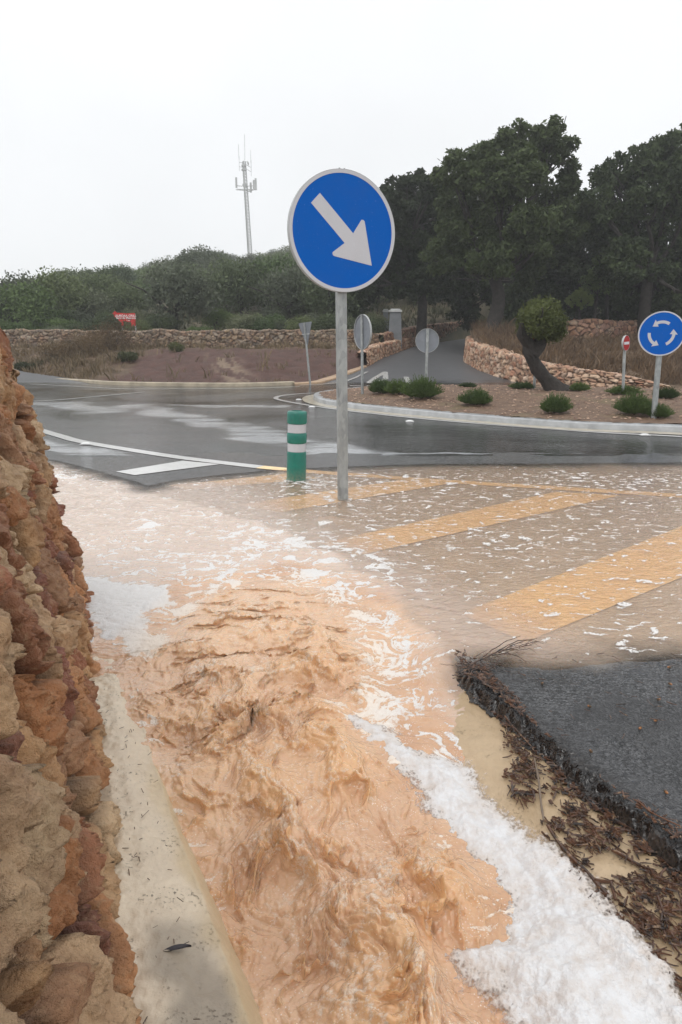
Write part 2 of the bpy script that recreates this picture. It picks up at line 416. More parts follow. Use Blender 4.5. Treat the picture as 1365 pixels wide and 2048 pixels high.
    DV = (cs_[:, None]+iv[None]*r_[:, None, None]*np.array([1, 1, 1.5])).reshape(-1, 3); DF = (np.arange(m)[:, None, None]*len(iv)+fi[None]).reshape(-1, 3)
    dro = link('water_droplets', mesh_np('water_droplets', DV, DF, True), simple('spray', (.80, .62, .46), .08)); tag(dro, 'tiny muddy spray droplets above the crests of the torrent', 'spray', kind='stuff')
    keep = (sF > -.4) & (dry < .98) & ((n > -.12) | (t < -3.30)) & ~((sE > .25) & (n < 1.3) & (t > -1.9))
    V = np.stack([XX, YY, z], -1).reshape(-1, 3)
    Fq = grid_faces(*X.shape, keep)
    V, Fq, op, foam, silt, turb, amber = compact(V, Fq, op.ravel(), foam.ravel(), silt.ravel(), turb.ravel(), amber.ravel())
    me = mesh_np('flood_water', V, Fq, True, dict(opacity=op, foam=foam, silt=silt, turb=turb, amber=amber))
    T = NT('muddy_water')
    fo = T.attr('foam'); si = T.attr('silt'); ob = T.attr('opacity'); tb = T.attr('turb')
    cob = T.coord()
    mudc = T.mix(si, (.55, .31, .178), (.82, .56, .37)); mudc = T.mix(T.math('MULTIPLY', T.attr('amber'), .75), mudc, (.82, .49, .235)); dots = T.math('MULTIPLY', T.rng(T.voro(160, cob), .17, .28, 1, 0), T.rng(T.noise(26, 4, .7, cob), .46, .60, 0, .9)); mudc = T.mix(dots, mudc, (.92, .84, .74))
    calm = T.mix(T.noise(3, 3, vec=cob), (.64, .49, .39), (.70, .55, .45))
    base_c = T.mix(T.rng(tb, 0, .35), calm, mudc)
    fine = T.noise(260, 3, vec=cob); med = T.noise(70, 4, vec=cob)
    bub = T.voro(230, cob)
    fm = T.rng(T.math('ADD', fo, T.math('MULTIPLY', T.math('SUBTRACT', T.noise(60, 6, .78, cob), .5), 1.9)), .36, .70)
    fm = T.math('MULTIPLY', fm, T.rng(fo, .02, .15))
    hb = T.math('ADD', T.math('MULTIPLY', T.math('SUBTRACT', 1.0, bub), T.math('MULTIPLY', fm, .6)), T.math('MULTIPLY', med, .5))
    rot = T.coord((1, 2.1, 1))
    rp = T.noise(38, 3, .6, rot, .6)
    nrm = T.bump(T.math('ADD', hb, T.math('MULTIPLY', rp, .9)), .55, .006)
    lum = T.voro(48, T.coord((1, .8, 1)), 'SMOOTH_F1'); lum2 = T.voro(120, cob, 'SMOOTH_F1')
    nrm = T.bump(T.math('ADD', lum, T.math('MULTIPLY', lum2, .5)), T.rng(tb, .5, 1, 0, .5), .008, nrm); nrm.node.invert = True
    wat = T.bsdf(base_c, T.rng(fine, .3, .8, .05, .16), nrm, IOR=1.40, Coat_Weight=.6, Coat_Roughness=.03, Coat_IOR=1.4, Coat_Normal=nrm, Subsurface_Weight=.28, Subsurface_Radius=(.02, .010, .005), Subsurface_Scale=.3)
    wat.node.subsurface_method = 'RANDOM_WALK'
    tr = T.n('ShaderNodeBsdfTransparent'); tr.inputs[0].default_value = (1.0, .92, .82, 1)
    gl = T.n('ShaderNodeBsdfGlossy'); gl.inputs['Roughness'].default_value = .10; T.set(gl.inputs['Normal'], nrm)
    fr = T.n('ShaderNodeFresnel'); fr.inputs['IOR'].default_value = 1.33; T.set(fr.inputs['Normal'], nrm)
    thin = T.n('ShaderNodeMixShader'); T.set(thin.inputs[0], fr.outputs[0]); T.set(thin.inputs[1], tr.outputs[0]); T.set(thin.inputs[2], gl.outputs[0])
    m1 = T.n('ShaderNodeMixShader'); T.set(m1.inputs[0], ob); T.set(m1.inputs[1], thin.outputs[0]); T.set(m1.inputs[2], wat)
    fc = T.mix(T.rng(bub, .1, .7), (.72, .68, .64), (.81, .80, .79)); fc = T.mix(T.rng(tb, .4, 1, 0, .8), fc, (.88, .74, .60))
    fsh = T.bsdf(fc, .5, nrm)
    m2 = T.n('ShaderNodeMixShader'); T.set(m2.inputs[0], fm); T.set(m2.inputs[1], m1.outputs[0]); T.set(m2.inputs[2], fsh)
    T.done(m2.outputs[0])
    o = link('flood_water', me, T.m); o['kind'] = 'structure'
    return T.m
build_water()

# ---- thick foam bank lying along the right side of the channel
def build_foam():
    X, Y = sheet(.62, 2.6, 900, 620, .34)
    X = X + .40*(Y+.55)*.62 + .05
    n, t = nt(X, Y)
    P = FOAM_P
    sd = sdist(X, Y, P)
    n3 = fbm(X*7, Y*7, 4, 120); n4 = fbm(X*26, Y*26, 4, 121, .6)
    outer = sstep(.97-.05, 1.05, n)
    d = sd + .018*n3 + .012*n4
    wl = chan_level(n, t)
    d2 = np.clip(d, 0, .16)
    mound = .006 + .034*sstep(-.04, .18, d)*(1+.22*n3) + .005*np.abs(fbm(X*11, Y*11, 3, 122))+.0012*n4
    big = sstep(-1.15, -.85, t)*sstep(0, .12, d)*.03
    bedz = np.interp(n, [.80, .97, 1.08, 1.30, 1.8], [-.24, -.115, -.072, -.040, -.040])
    z = np.maximum(wl - .008, bedz) + mound + big - .004*sstep(.02, -.05, d)
    dens = sstep(-.055, .085, d)
    # inner edge breaks into lace
    inner = sstep(.95, .80, n)
    keep = d > -.075
    V = np.stack([X, Y, z], -1).reshape(-1, 3)
    V, Fq, dens, inner = compact(V, grid_faces(*X.shape, keep), dens.ravel(), inner.ravel())
    me = mesh_np('foam', V, Fq, True, dict(dens=dens, inner=inner))
    T = NT('foam'); cob = T.coord()
    de = T.attr('dens'); bub = T.voro(300, cob); b2 = T.voro(120, cob); n1 = T.noise(40, 6, .75, cob); n2 = T.noise(12, 4, .6, cob)
    cov = T.math('ADD', de, T.math('MULTIPLY', T.math('SUBTRACT', n1, .5), 1.0))
    cov = T.math('ADD', cov, T.math('MULTIPLY', T.math('SUBTRACT', b2, .45), .35))
    cov = T.rng(cov, .36, .70)
    holes = T.rng(T.math('ADD', T.math('MULTIPLY', n1, .5), T.math('ADD', T.math('MULTIPLY', n2, .5), T.math('MULTIPLY', de, .35))), .55, .92)       # thin places where the muddy water tints the foam
    col = T.mix(holes, (.58, .48, .40), (.76, .76, .77))
    hb = T.math('ADD', T.math('MULTIPLY', bub, .7), T.math('ADD', T.math('MULTIPLY', n1, .45), T.math('MULTIPLY', b2, .30)))
    sh = T.bsdf(col, .42, T.bump(hb, .40, .004), Subsurface_Weight=.4, Subsurface_Radius=(.02, .02, .02), Subsurface_Scale=.4)
    tr = T.n('ShaderNodeBsdfTransparent'); mx = T.n('ShaderNodeMixShader')
    T.set(mx.inputs[0], cov); T.set(mx.inputs[1], tr.outputs[0]); T.set(mx.inputs[2], sh); T.done(mx.outputs[0])
    o = link('foam', me, T.m); tag(o, 'thick white foam bank along the right side of the muddy torrent', 'foam', kind='stuff')
build_foam()

# ---- asphalt near the viewer, with its crumbling edge
def asphalt_mat():
    T = NT('wet_asphalt'); cob = T.coord()
    ag = T.voro(150, cob); ag2 = T.noise(420, 2, .5, cob); big = T.noise(.55, 4, .6, cob); blot = T.noise(4, 4, .6, cob)
    st = T.voro(150, cob, out='Color')
    sep = T.n('ShaderNodeSeparateColor'); T.set(sep.inputs[0], st)
    col = T.mix(T.rng(sep.outputs[0], .45, 1), (.010, .011, .012), (.105, .105, .11))
    col = T.mix(T.rng(blot, .35, .7), col, (.035, .035, .037))
    # standing film of rain, flowing in long swooshes: smoother there
    stretch = T.coord((.16, .55, 1), rot=(0, 0, RAD(20)))
    wet = T.noise(2.4, 5, .55, stretch, 1.2)
    film = T.rng(wet, .40, .62)
    geo = T.n('ShaderNodeNewGeometry'); sx = T.n('ShaderNodeSeparateXYZ'); T.set(sx.inputs[0], geo.outputs['Position'])
    far = T.rng(sx.outputs[1], 2.2, 3.6)
    film = T.math('MAXIMUM', T.math('MULTIPLY', film, far), T.attr('puddle'))
    rough = T.rng(film, 0, 1, T.rng(far, 0, 1, .42, .30), .10)
    ripv = T.coord((1, 1.6, 1))
    drops = T.voro(26, ripv); rn = T.noise(16, 4, .65, ripv)
    hh = T.math('ADD', T.math('MULTIPLY', T.math('SINE', T.math('MULTIPLY', drops, 26.0)), .10), rn)
    b1 = T.bump(T.math('ADD', ag, T.math('MULTIPLY', ag2, .5)), T.rng(film, 0, 1, .55, .06), .004)
    b2 = T.bump(hh, T.rng(film, 0, 1, .35, .28), .012, b1)
    cru = T.attr('crumb')
    col = T.mix(cru, col, T.mix(T.rng(sep.outputs[1], .3, 1), (.010, .009, .009), (.045, .040, .038)))
    sl = T.attr('silt'); col = T.mix(T.math('MULTIPLY', sl, T.rng(blot, .2, .7, .75, 1)), col, (.70, .61, .52))
    return T.done(T.bsdf(col, rough, b2, IOR=1.38, Coat_Weight=.55, Coat_Roughness=T.rng(film, 0, 1, .22, .06), Coat_Normal=b2, Coat_IOR=1.33))
ASPHALT = asphalt_mat()
def build_road():
    X, Y = sheet(.55, 7.2, 1000, 1000, .62)
    n, t = nt(X, Y)
    sE = sdist(X, Y, ROAD_POLY)
    rag = .018*fbm(X*9, Y*9, 4, 130) + .007*fbm(X*45, Y*45, 2, 131)
    nearE = sstep(-3.0, -2.2, t)
    d = sE + rag*(.35+.65*nearE)
    dry = dry_amount(X, Y)
    z = dry*.012 + .0012*fbm(X*1.2, Y*1.2, 2, 132)
    # crumbs: rounded black aggregate lumps breaking off along the edge
    cid, ed, _, _, F1 = stones(X, Y, .020, 140, 1.0)
    lump = np.sqrt(np.clip(1-F1*1.1, 0, 1))
    band = sstep(.09, .0, d)*nearE*sstep(-2.6, -2.2, t)
    z = z + band*(lump*.018-.008 + .006*fbm(X*20, Y*20, 2, 141))
    z = z - sstep(.018, -.022, d)*.048 - sstep(.08, 0, d)*.010
    keep = d > -.022
    V = np.stack([X, Y, z], -1).reshape(-1, 3)
    V, Fq, cr = compact(V, grid_faces(*X.shape, keep), band.ravel())
    silt = sstep(-.15, .25, sdist(V[:, 0].astype(float), V[:, 1].astype(float), FLOOD_POLY)+.1*fbm(V[:, 0]*2.2, V[:, 1]*3, 3, 51))*(1-sstep(-.24, .03, sdist(V[:, 0], V[:, 1], DRY_POLY)+.07*fbm(V[:, 0]*2.2, V[:, 1]*4, 4, 41)))
    me = mesh_np('road', V, Fq, True, dict(crumb=cr, silt=silt, puddle=sstep(.34, .02, sdist(V[:, 0], V[:, 1], DRY_POLY)+.16*fbm(V[:, 0]*2.5, V[:, 1]*5, 4, 42))))
    o = link('road', me, ASPHALT); o['kind'] = 'structure'
build_road()

# ---- concrete bed of the channel
def concrete_mat(name, c1, c2, dirt=.5, wetline=False):
    T = NT(name); cob = T.coord()
    a = T.noise(3, 5, .6, cob); b = T.noise(28, 5, .7, cob); sp_ = T.noise(120, 3, .6, cob); st = T.noise(9, 4, .7, cob)
    col = T.mix(T.rng(a, .3, .7), c1, c2)
    col = T.mix(T.rng(b, .35, .75, 0, .35), col, tuple(k*.8 for k in c1))
    pits = T.math('MULTIPLY', T.rng(sp_, .58, .66), T.rng(st, .50, .62))
    col = T.mix(T.math('MULTIPLY', pits, dirt), col, (.10, .085, .06))
    if wetline:
        wet = T.attr('wet'); col = T.mix(T.math('MULTIPLY', wet, .8), col, (.25, .205, .155))
        yl = T.attr('yellow'); col = T.mix(yl, col, (.58, .44, .26))
    hh = T.math('ADD', T.math('MULTIPLY', b, .8), T.math('ADD', T.math('MULTIPLY', sp_, .35), T.math('MULTIPLY', pits, -.8)))
    brush = T.noise(60, 2, .5, T.coord((1, .08, 1), rot=(0, 0, RAD(-21.8))))
    hh = T.math('ADD', hh, T.math('MULTIPLY', brush, .35))
    return T.done(T.bsdf(col, .5, T.bump(hh, .7, .006), Coat_Weight=.25, Coat_Roughness=.3))
def build_channel():
    X, Y = sheet(.55, 5.2, 700, 800, .55)
    n, t = nt(X, Y)
    z = np.interp(n, [-.3, .2, .45, .62, .80, .97, 1.08, 1.30, 1.8], [-.35, -.35, -.4, -.36, -.24, -.115, -.072, -.040, -.040])
    up = sstep(-1.7, -2.3, t)
    z = z - up*.02*(n < 1.1) + .005*fbm(X*8, Y*8, 3, 150) + .002*fbm(X*30, Y*30, 3, 151)
    z = z - .10*sstep(-2.3, -3.2, t)
    keep = (n > .1) & (n < 1.75)
    V = np.stack([X, Y, z], -1).reshape(-1, 3); V, Fq = compact(V, grid_faces(*X.shape, keep))
    me = mesh_np('channel_bed', V, Fq, True)
    o = link('channel_bed', me, concrete_mat('sandy_concrete', (.47, .34, .20), (.56, .42, .27), .25)); o['kind'] = 'structure'
    # left ledge
    tt = np.linspace(-3.5, .6, 900); pr = np.concatenate([np.linspace(-.12, .16, 70), .16+.10*np.linspace(0, 1, 40)[1:]])
    N_, T_ = np.meshgrid(pr, tt)
    wv = .012*fbm(T_*1.6, T_*0+2, 3, 152)
    wid = np.interp(T_, [-3.5, -2.2, -1.6, -1.0, .6], [.12, .135, .155, .20, .24])
    q = np.where(N_ <= .16, N_/.16*wid, wid+(N_-.16)*1.0)
    X = NX*(q+wv*(N_ > 0)) + NY*T_; Y = NY*(q+wv*(N_ > 0)) - NX*T_
    z = -.012 - .03*sstep(.06, wid*1.0, q) - np.where(N_ > .16, ((N_-.16)/.10)**1.25*.22, 0)
    z = z + .004*fbm(X*7, Y*7, 4, 153) + .0022*fbm(X*40, Y*40, 3, 154) + .010*sstep(.05, -.02, q)*fbm(X*20, Y*20, 3, 156)
    z = z - .03*sstep(-3.0, -3.4, T_)
    wet = sstep(.02, .10, (.14-np.abs(q-.12)) + .05*fbm(X*6, Y*6, 3, 155))*sstep(-1.28, -1.12, T_+.05*fbm(X*8, Y*8, 2, 157))
    yel = sstep(-.035, .015, q-wid+.03*fbm(X*5, Y*5, 3, 158))*.8
    me = mesh_np('concrete_ledge', np.stack([X, Y, z], -1).reshape(-1, 3), grid_faces(*X.shape), True, dict(wet=wet, yellow=yel))
    o = link('concrete_kerb', me, concrete_mat('ledge_concrete', (.66, .54, .40), (.77, .65, .49), .8, True)); o['kind'] = 'structure'
build_channel()

# ------------------------------------------------------------------ stone walls
def rock_mat(name, tint=1.0, fine=True):
    T = NT(name); cob = T.coord()
    base = T.attr('stone', 'Color'); jo = T.attr('joint')
    n1 = T.noise(9 if fine else 3, 6, .65, cob); n2 = T.noise(45 if fine else 12, 6, .7, cob); n3 = T.noise(170 if fine else 40, 3, .7, cob)
    c = T.mix(T.rng(n1, .42, .66, 0, .50), base, (.27*tint, .115*tint, .055*tint))
    c = T.mix(T.rng(n2, .52, .72, 0, .65), c, (.64*tint, .43*tint, .25*tint))
    c = T.mix(T.rng(n3, .58, .75, 0, .45), c, (.12, .06, .035))
    c = T.mix(jo, c, (.055, .03, .018))
    v = T.voro(60 if fine else 20, cob)
    hh = T.math('ADD', T.math('MULTIPLY', n2, 1.0), T.math('ADD', T.math('MULTIPLY', n3, .4), T.math('MULTIPLY', v, .25)))
    return T.done(T.bsdf(c, T.rng(n2, .3, .7, .40, .65), T.bump(hh, 1.0, .018 if fine else .02)))
PAL_NEAR = [(.60, .29, .13), (.42, .165, .085), (.64, .37, .18), (.66, .42, .23), (.74, .52, .31), (.32, .13, .085), (.66, .44, .26), (.50, .22, .09), (.48, .26, .14), (.42, .18, .09)]
def wall_sheet(path, H, batter, size, res, seed, depth, pal, ar=1.4, thick=.4, vres=None, top_course=False, zf=None, hf=None, coarse=1.0):
    """a dry stone wall: stones modelled as relief on a sheet folded over front, top and back of the path"""
    P = np.array(path, float); seg = np.sqrt(((P[1:]-P[:-1])**2).sum(1)); cs = np.concatenate([[0], np.cumsum(seg)])
    ns = int(cs[-1]/res)+2; s = np.linspace(0, cs[-1], ns)
    px = np.interp(s, cs, P[:, 0]); py = np.interp(s, cs, P[:, 1])
    k = max(1, int(.10/res))
    tx = np.gradient(px, s); ty = np.gradient(py, s); L = np.hypot(tx, ty); tx /= L; ty /= L
    nx_, ny_ = ty, -tx                               # outward normal: to the right of travel
    tot = H + thick + H*.6
    vr = vres or res; nv = int(tot/vr)+2; hv = np.linspace(0, tot, nv)
    Sg, Hv = np.meshgrid(s, hv)
    hh = hf(s) if hf else np.full(ns, H); zz = zf(px, py) if zf else np.zeros(ns)
    hs_ = hh/H
    up = np.clip(Hv, 0, H); over = np.clip(Hv-H, 0, thick); down = np.clip(Hv-H-thick, 0, 1e9)
    r = .06
    frontN = sstep(H-.08, H+.02, Hv); backN = sstep(H+thick-.06, H+thick+.02, Hv)
    ox = -batter*up - over; oz = up - down
    on = (1-frontN) - backN; ou = frontN*(1-backN)
    m = np.sqrt(on**2+ou**2)+1e-6; on /= m; ou /= m
    cid, ed, cx, cy, F1 = stones(Sg, Hv, size, seed, ar)
    a = hash2(cid, cid*.3, 1.7); b = hash2(cid, cid*.7, 5.1); c = hash2(cid, cid*.9, 8.3)
    rnd = np.sqrt(np.clip(ed/(size*.20), 0, 1))
    rel = depth*(rnd*.75 + (a-.5)*.9) + np.clip(cx, -size, size)*(b-.5)*.55*coarse + np.clip(cy, -size, size)*(c-.5)*.75*coarse
    rel = rel*sstep(0, size*.10, ed) - depth*1.3*sstep(size*.09, 0, ed)
    if size > .12:
        c2_, e2_, fx_, fy_, _ = stones(Sg+.013, Hv+.02, size*.42, seed+50, 1.2)
        rel = rel + fx_*(hash2(c2_, c2_*.3, 4.4)-.5)*.75 + fy_*(hash2(c2_, c2_*.6, 6.4)-.5)*.85 + .010*(hash2(c2_, c2_*.8, 7.4)-.5)
        rel = rel + .008*np.abs(fbm(Sg*7, Hv*7, 2, seed+20))+.008*fbm(Sg*16, Hv*16, 4, seed+21, .65) + .006*(1-2*np.abs(fbm(Sg*30, Hv*30, 4, seed+23, .6))) + .010*(np.round(2.5*fbm(Sg*9, Hv*9, 2, seed+25))/2.5)
    else:
        rel = rel + .012*fbm(Sg*12, Hv*12, 3, seed+21)
    X = px[None] + nx_[None]*(ox + rel*on); Y = py[None] + ny_[None]*(ox + rel*on)
    Z = zz[None] + (oz + rel*ou)*hs_[None]
    pidx = (hash2(cid, cid*.5, 2.2)*len(pal)).astype(int) % len(pal)
    colr = np.array(pal)[pidx]*(.82+.36*hash2(cid, cid, 3.3))[..., None]
    joint = sstep(size*.10, size*.01, ed)
    return np.stack([X, Y, Z], -1).reshape(-1, 3), grid_faces(nv, ns), colr.reshape(-1, 3), joint.ravel()
def build_near_wall():
    # path runs from behind the viewer to the far end, then round the corner to the left (outward = right of travel reversed)
    A0 = xy(-.020, .5); A1 = xy(-.020, -3.30)
    arc = []
    cx_, cy_ = xy(-.22, -3.30)
    for k in range(1, 9):
        th = k/8*math.pi/2
        arc.append(xy(-.240+.22*math.cos(th), -3.30-.22*math.sin(th)))
    end = xy(-.9, -3.52)
    path = [A0, A1] + arc + [end]
    V, Fq, c, j = wall_sheet(path, 1.24, .19, .155, .0044, 201, .040, PAL_NEAR, ar=1.25, thick=.45)
    V[:, 2] -= .05
    me = mesh_np('stone_wall', V, Fq, True, dict(joint=j), dict(stone=c))
    o = link('stone_wall', me, rock_mat('limestone_rubble'))
    tag(o, 'close rough orange stone wall leaning over the ledge at the left edge', 'stone wall')
build_near_wall()

# ================================================================== FAR SETTING
def GS(u, v, a=.065, y0=18.5):
    d = ray(u, v); k = (-a*y0-CAMH)/(d[2]-a*d[1])
    return (d[0]*k, d[1]*k)
E2 = GP([(-120, 735), (40, 757), (150, 765), (250, 770.5), (470, 773), (590, 769.5)])
EL = [GS(660, 762), GS(700, 748), GS(735, 733), GS(765, 716), GS(830, 692), GS(900, 681), GS(985, 669.5), GS(1040, 664)]
NOSE = [GS(1060, 673), GS(1000, 679), GS(955, 688), GS(931, 702), GS(930, 724), GS(960, 741), GS(1000, 755), GS(1050, 767)] + [G(1100, 773), G(1140, 775.5), G(1250, 778), G(1345, 779), G(1700, 784)]
FARROAD = [tuple(p) for p in E2] + EL + NOSE + [(14, 6.9), (-14, 6.9)]
RB = NOSE + [(40, 17), (120, 60), (120, 400), (14, 400), (10, 60)]
def slope_z(Y): return .065*np.clip(Y-18.5, 0, 60)*sstep(18.2, 19.6, Y)
def TH(x, y):
    x = np.asarray(x, float); y = np.asarray(y, float)
    ey = np.interp(x, [E2[0][0], E2[1][0], E2[2][0], E2[3][0], E2[4][0], E2[5][0], 2.0, 4], [E2[0][1], E2[1][1], E2[2][1], E2[3][1], E2[4][1], E2[5][1], 20, 24])
    d = y-ey
    bank = .85*sstep(-.04, 1, d/np.maximum(25.2-ey, 2)) + .02*fbm(x*1.1, y*1.1, 3, 300)*np.clip(d, 0, 3)
    bank = lerp(bank, slope_z(y)+.02, sstep(0, 3.5, x))
    ridge = np.interp(x/np.maximum(y, 20)*120, [-75, -59, -50, -36, -25, -10, 20, 70], [3.6, 5.0, 6.8, 9.0, 10.8, 11.6, 10.5, 10.5])
    hill = ridge*np.clip((y-27.5)/95, 0, 1)**.95 + .35*fbm(x*.12, y*.12, 3, 301)*np.clip((y-27)/20, 0, 1)
    zl = bank + hill
    sr = sdist(x, y, RB)
    lev = np.interp(x, [3, 5.8, 8.6, 20], [.36, .34, .02, .0])
    zr = lev + .125*np.clip(y-17.6, 0, 9.2)*sstep(2, 5, x+ (y-17)*.6) + .06*fbm(x*.9, y*.9, 3, 302) + hill*.8
    zroad = slope_z(y)
    sroad = sdist(x, y, FARROAD)
    zo = np.where(sr > .20, zr, zl)
    k = sstep(.02, -.45, sroad)
    return np.where(sr > .20, zr, lerp(zroad-.03, zo, np.where(y < 12, 0, k)))
def build_ground():
    X, Y = sheet(7.0, 900, 620, 620, 1.1, 3)
    X2 = X
    Z = TH(X2, Y)
    d = sstep(-.1, .4, -sdist(X2, Y, FARROAD))
    n1 = fbm(X2*.7, Y*.7, 4, 310); n2 = fbm(X2*2.5, Y*2.5, 4, 311)
    Z = Z + d*.03*n2
    red = np.array([.115, .052, .040]); dry = np.array([.20, .145, .085]); grn = np.array([.075, .08, .04]); sand = np.array([.30, .215, .15])
    redm = sstep(-7.6, -6.2, X2+n1)*sstep(2.6, .6, X2)*sstep(26.2, 24, Y+n1)
    redm = np.maximum(redm, .35*sstep(30, 24, Y))
    c = dry[None, None]*(1+.25*n2[..., None]) ; c = lerp(c, red[None, None]*(1+.25*n2[..., None]), redm[..., None])
    g = (.55+.4*n1)*sstep(26.5, 30, Y)
    c = lerp(c, grn[None, None]*np.ones_like(c), g[..., None])
    # pale washed runnels down the red bank
    rx = (X2+3.1)+(Y-20)*.30
    ru = sstep(.75, .1, np.abs(rx))*sstep(.05, .35, fbm((X2+Y*.30)*3.5, Y*.5, 3, 320)+.15)*sstep(17.6, 18.5, Y)*sstep(24, 22, Y)
    c = lerp(c, sand[None, None]*np.ones_like(c), ru[..., None])
    V = np.stack([X2, Y, Z], -1).reshape(-1, 3)
    me = mesh_np('ground', V, grid_faces(*X.shape), True, None, dict(soil=c.reshape(-1, 3)))
    T = NT('soil'); cob = T.coord(); c = T.attr('soil', 'Color')
    a = T.noise(7, 6, .7, cob); b = T.noise(35, 5, .7, cob); v = T.voro(9, cob); v2 = T.voro(22, cob)
    c = T.mix(T.rng(a, .35, .65, .35, 0), c, (.05, .04, .03)); c = T.mix(T.rng(b, .55, .75, 0, .45), c, (.30, .24, .17))
    c = T.mix(T.rng(v, .05, .13, .75, 0), c, (.36, .30, .25))
    T.done(T.bsdf(c, .8, T.bump(T.math('ADD', a, b), .8, .06)))
    o = link('ground', me, T.m); o['kind'] = 'structure'
    mb = MB(); mb.add([(-300, -60, -.5), (300, -60, -.5), (300, 7.2, -.5), (-300, 7.2, -.5)], [(0, 1, 2, 3)])
    o = mb.build('ground', T.m); o['kind'] = 'structure'
    return T.m
SOIL = build_ground()

SHEEN_STREAMS = [(GP([(262, 812), (330, 826), (450, 852), (560, 878), (640, 897), (760, 915)]), .34), (GP([(350, 810), (450, 813), (560, 812)]), .22), (GP([(20, 806), (120, 808), (200, 822)]), .5),
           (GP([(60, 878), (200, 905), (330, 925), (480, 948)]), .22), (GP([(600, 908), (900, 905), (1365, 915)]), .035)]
def build_far_road():
    X, Y = sheet(7.02, 46, 420, 420, .62, 1.5)
    sr = sdist(X, Y, FARROAD)
    Z = slope_z(Y)+.0
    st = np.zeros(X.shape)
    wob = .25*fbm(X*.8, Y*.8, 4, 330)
    for p, w in SHEEN_STREAMS: st = np.maximum(st, sstep(w*1.5, w*.3, ldist(X+wob*.4, Y+wob, p)))
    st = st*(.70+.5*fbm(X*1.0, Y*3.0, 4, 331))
    V = np.stack([X, Y, Z], -1).reshape(-1, 3)
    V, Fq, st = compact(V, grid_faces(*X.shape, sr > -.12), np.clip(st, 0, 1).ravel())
    me = mesh_np('road', V, Fq, True, dict(stream_sheen=st, drier=sstep(18.3, 20, V[:, 1].astype(float))))
    T = NT('rainy_road'); cob = T.coord()
    ripv = T.coord((1, 1, 1)); big = T.noise(.35, 5, .6, cob, 1.0); streak = T.noise(1.3, 5, .65, T.coord((.25, 1.3, 1), rot=(0, 0, RAD(12))))
    r1 = T.noise(9, 5, .75, ripv); drops = T.voro(10, ripv); dots = T.voro(7.5, T.coord((1, .55, 1)))
    stn = T.attr('stream_sheen')
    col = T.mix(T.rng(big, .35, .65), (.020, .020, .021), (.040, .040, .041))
    col = T.mix(T.math('MULTIPLY', T.rng(stn, .15, .65), .80), col, (.56, .58, .60))  # sky sheen on the running water, painted pale into the road colour
    col = T.mix(T.rng(dots, .035, .075, .6, 0), col, (.55, .55, .55))            # rain splashes, their specular speckle painted as pale dots
    rough = T.rng(T.math('ADD', streak, T.math('MULTIPLY', stn, .4)), .35, .70, .16, .04)
    dr = T.attr('drier'); col = T.mix(dr, col, T.mix(T.noise(3, 5, .7, cob), (.075, .076, .08), (.13, .13, .135))); rough = T.rng(dr, 0, 1, rough, .5)
    hh = T.math('ADD', T.math('MULTIPLY', r1, 1.0), T.math('MULTIPLY', T.math('SINE', T.math('MULTIPLY', drops, 16.0)), .10))
    nrm = T.bump(hh, T.rng(big, .4, .6, .12, .30), .03)
    T.done(T.bsdf(col, rough, nrm, IOR=1.36, Coat_Weight=T.rng(dr, 0, 1, .5, .1), Coat_Roughness=.12, Coat_Normal=nrm, Coat_IOR=1.33))
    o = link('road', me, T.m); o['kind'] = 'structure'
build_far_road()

# ---- painted markings, kerbs
def paint_mat():
    T = NT('road_paint'); cob = T.coord(); a = T.noise(30, 5, .7, cob); b = T.noise(6, 4, .6, cob)
    c = T.mix(T.rng(a, .55, .75, 0, .5), (.66, .65, .63), (.30, .30, .29)); c = T.mix(T.rng(b, .5, .8, 0, .4), c, (.45, .44, .42))
    return T.done(T.bsdf(c, .22, T.bump(a, .3, .003), Coat_Weight=.4, Coat_Roughness=.1))
PAINT = paint_mat()
def resample(P, step):
    P = np.array(P, float); seg = np.sqrt(((P[1:]-P[:-1])**2).sum(1)); cs = np.concatenate([[0], np.cumsum(seg)])
    # smooth with Catmull-Rom
    out = []
    for i in range(len(P)-1):
        p0 = P[max(i-1, 0)]; p1 = P[i]; p2 = P[i+1]; p3 = P[min(i+2, len(P)-1)]
        m = max(1, int(seg[i]/step))
        for k in range(m):
            t = k/m; out.append(.5*((2*p1)+(-p0+p2)*t+(2*p0-5*p1+4*p2-p3)*t*t+(-p0+3*p1-3*p2+p3)*t**3))
    out.append(P[-1]); return np.array(out)
def strip(mb, P, o0, o1, z, step=.15, zf=None):
    P = resample(P, step); T_ = np.gradient(P, axis=0); L = np.hypot(T_[:, 0], T_[:, 1])+1e-9
    N_ = np.stack([-T_[:, 1]/L, T_[:, 0]/L], 1)
    a = P+N_*o0; b = P+N_*o1
    zz = zf(P[:, 0], P[:, 1]) if zf else np.zeros(len(P))
    v = [(a[i, 0], a[i, 1], z+zz[i]) for i in range(len(P))] + [(b[i, 0], b[i, 1], z+zz[i]) for i in range(len(P))]
    n = len(P); mb.add(v, [(i, i+1, n+i+1, n+i) for i in range(n-1)])
mk = MB(); mk2 = MB(); Z1 = .0045
OUTER = GP([(-40, 822), (60, 854), (120, 872), (170, 885), (330, 911), (430, 924), (520, 934.5), (600, 942), (700, 950), (900, 964), (1100, 976), (1240, 985), (1365, 993), (1700, 1022)])
strip(mk, OUTER[:7], -.07, .07, Z1); strip(mk2, OUTER[6:], -.07, .07, Z1)
INNER = GP([(1700, 893), (1365, 873.5), (1200, 865), (1100, 858), (1000, 850.5), (900, 842.5), (800, 833), (700, 822), (640, 814), (596, 807), (562, 800.5), (552, 796), (566, 791), (610, 787), (700, 782.5), (760, 779)])
strip(mk, INNER, -.05, .05, Z1, .1)
strip(mk, GP([(-60, 762), (40, 767), (150, 772.5), (250, 777.5), (400, 777.5), (520, 776), (600, 773)]), -.05, .05, Z1)
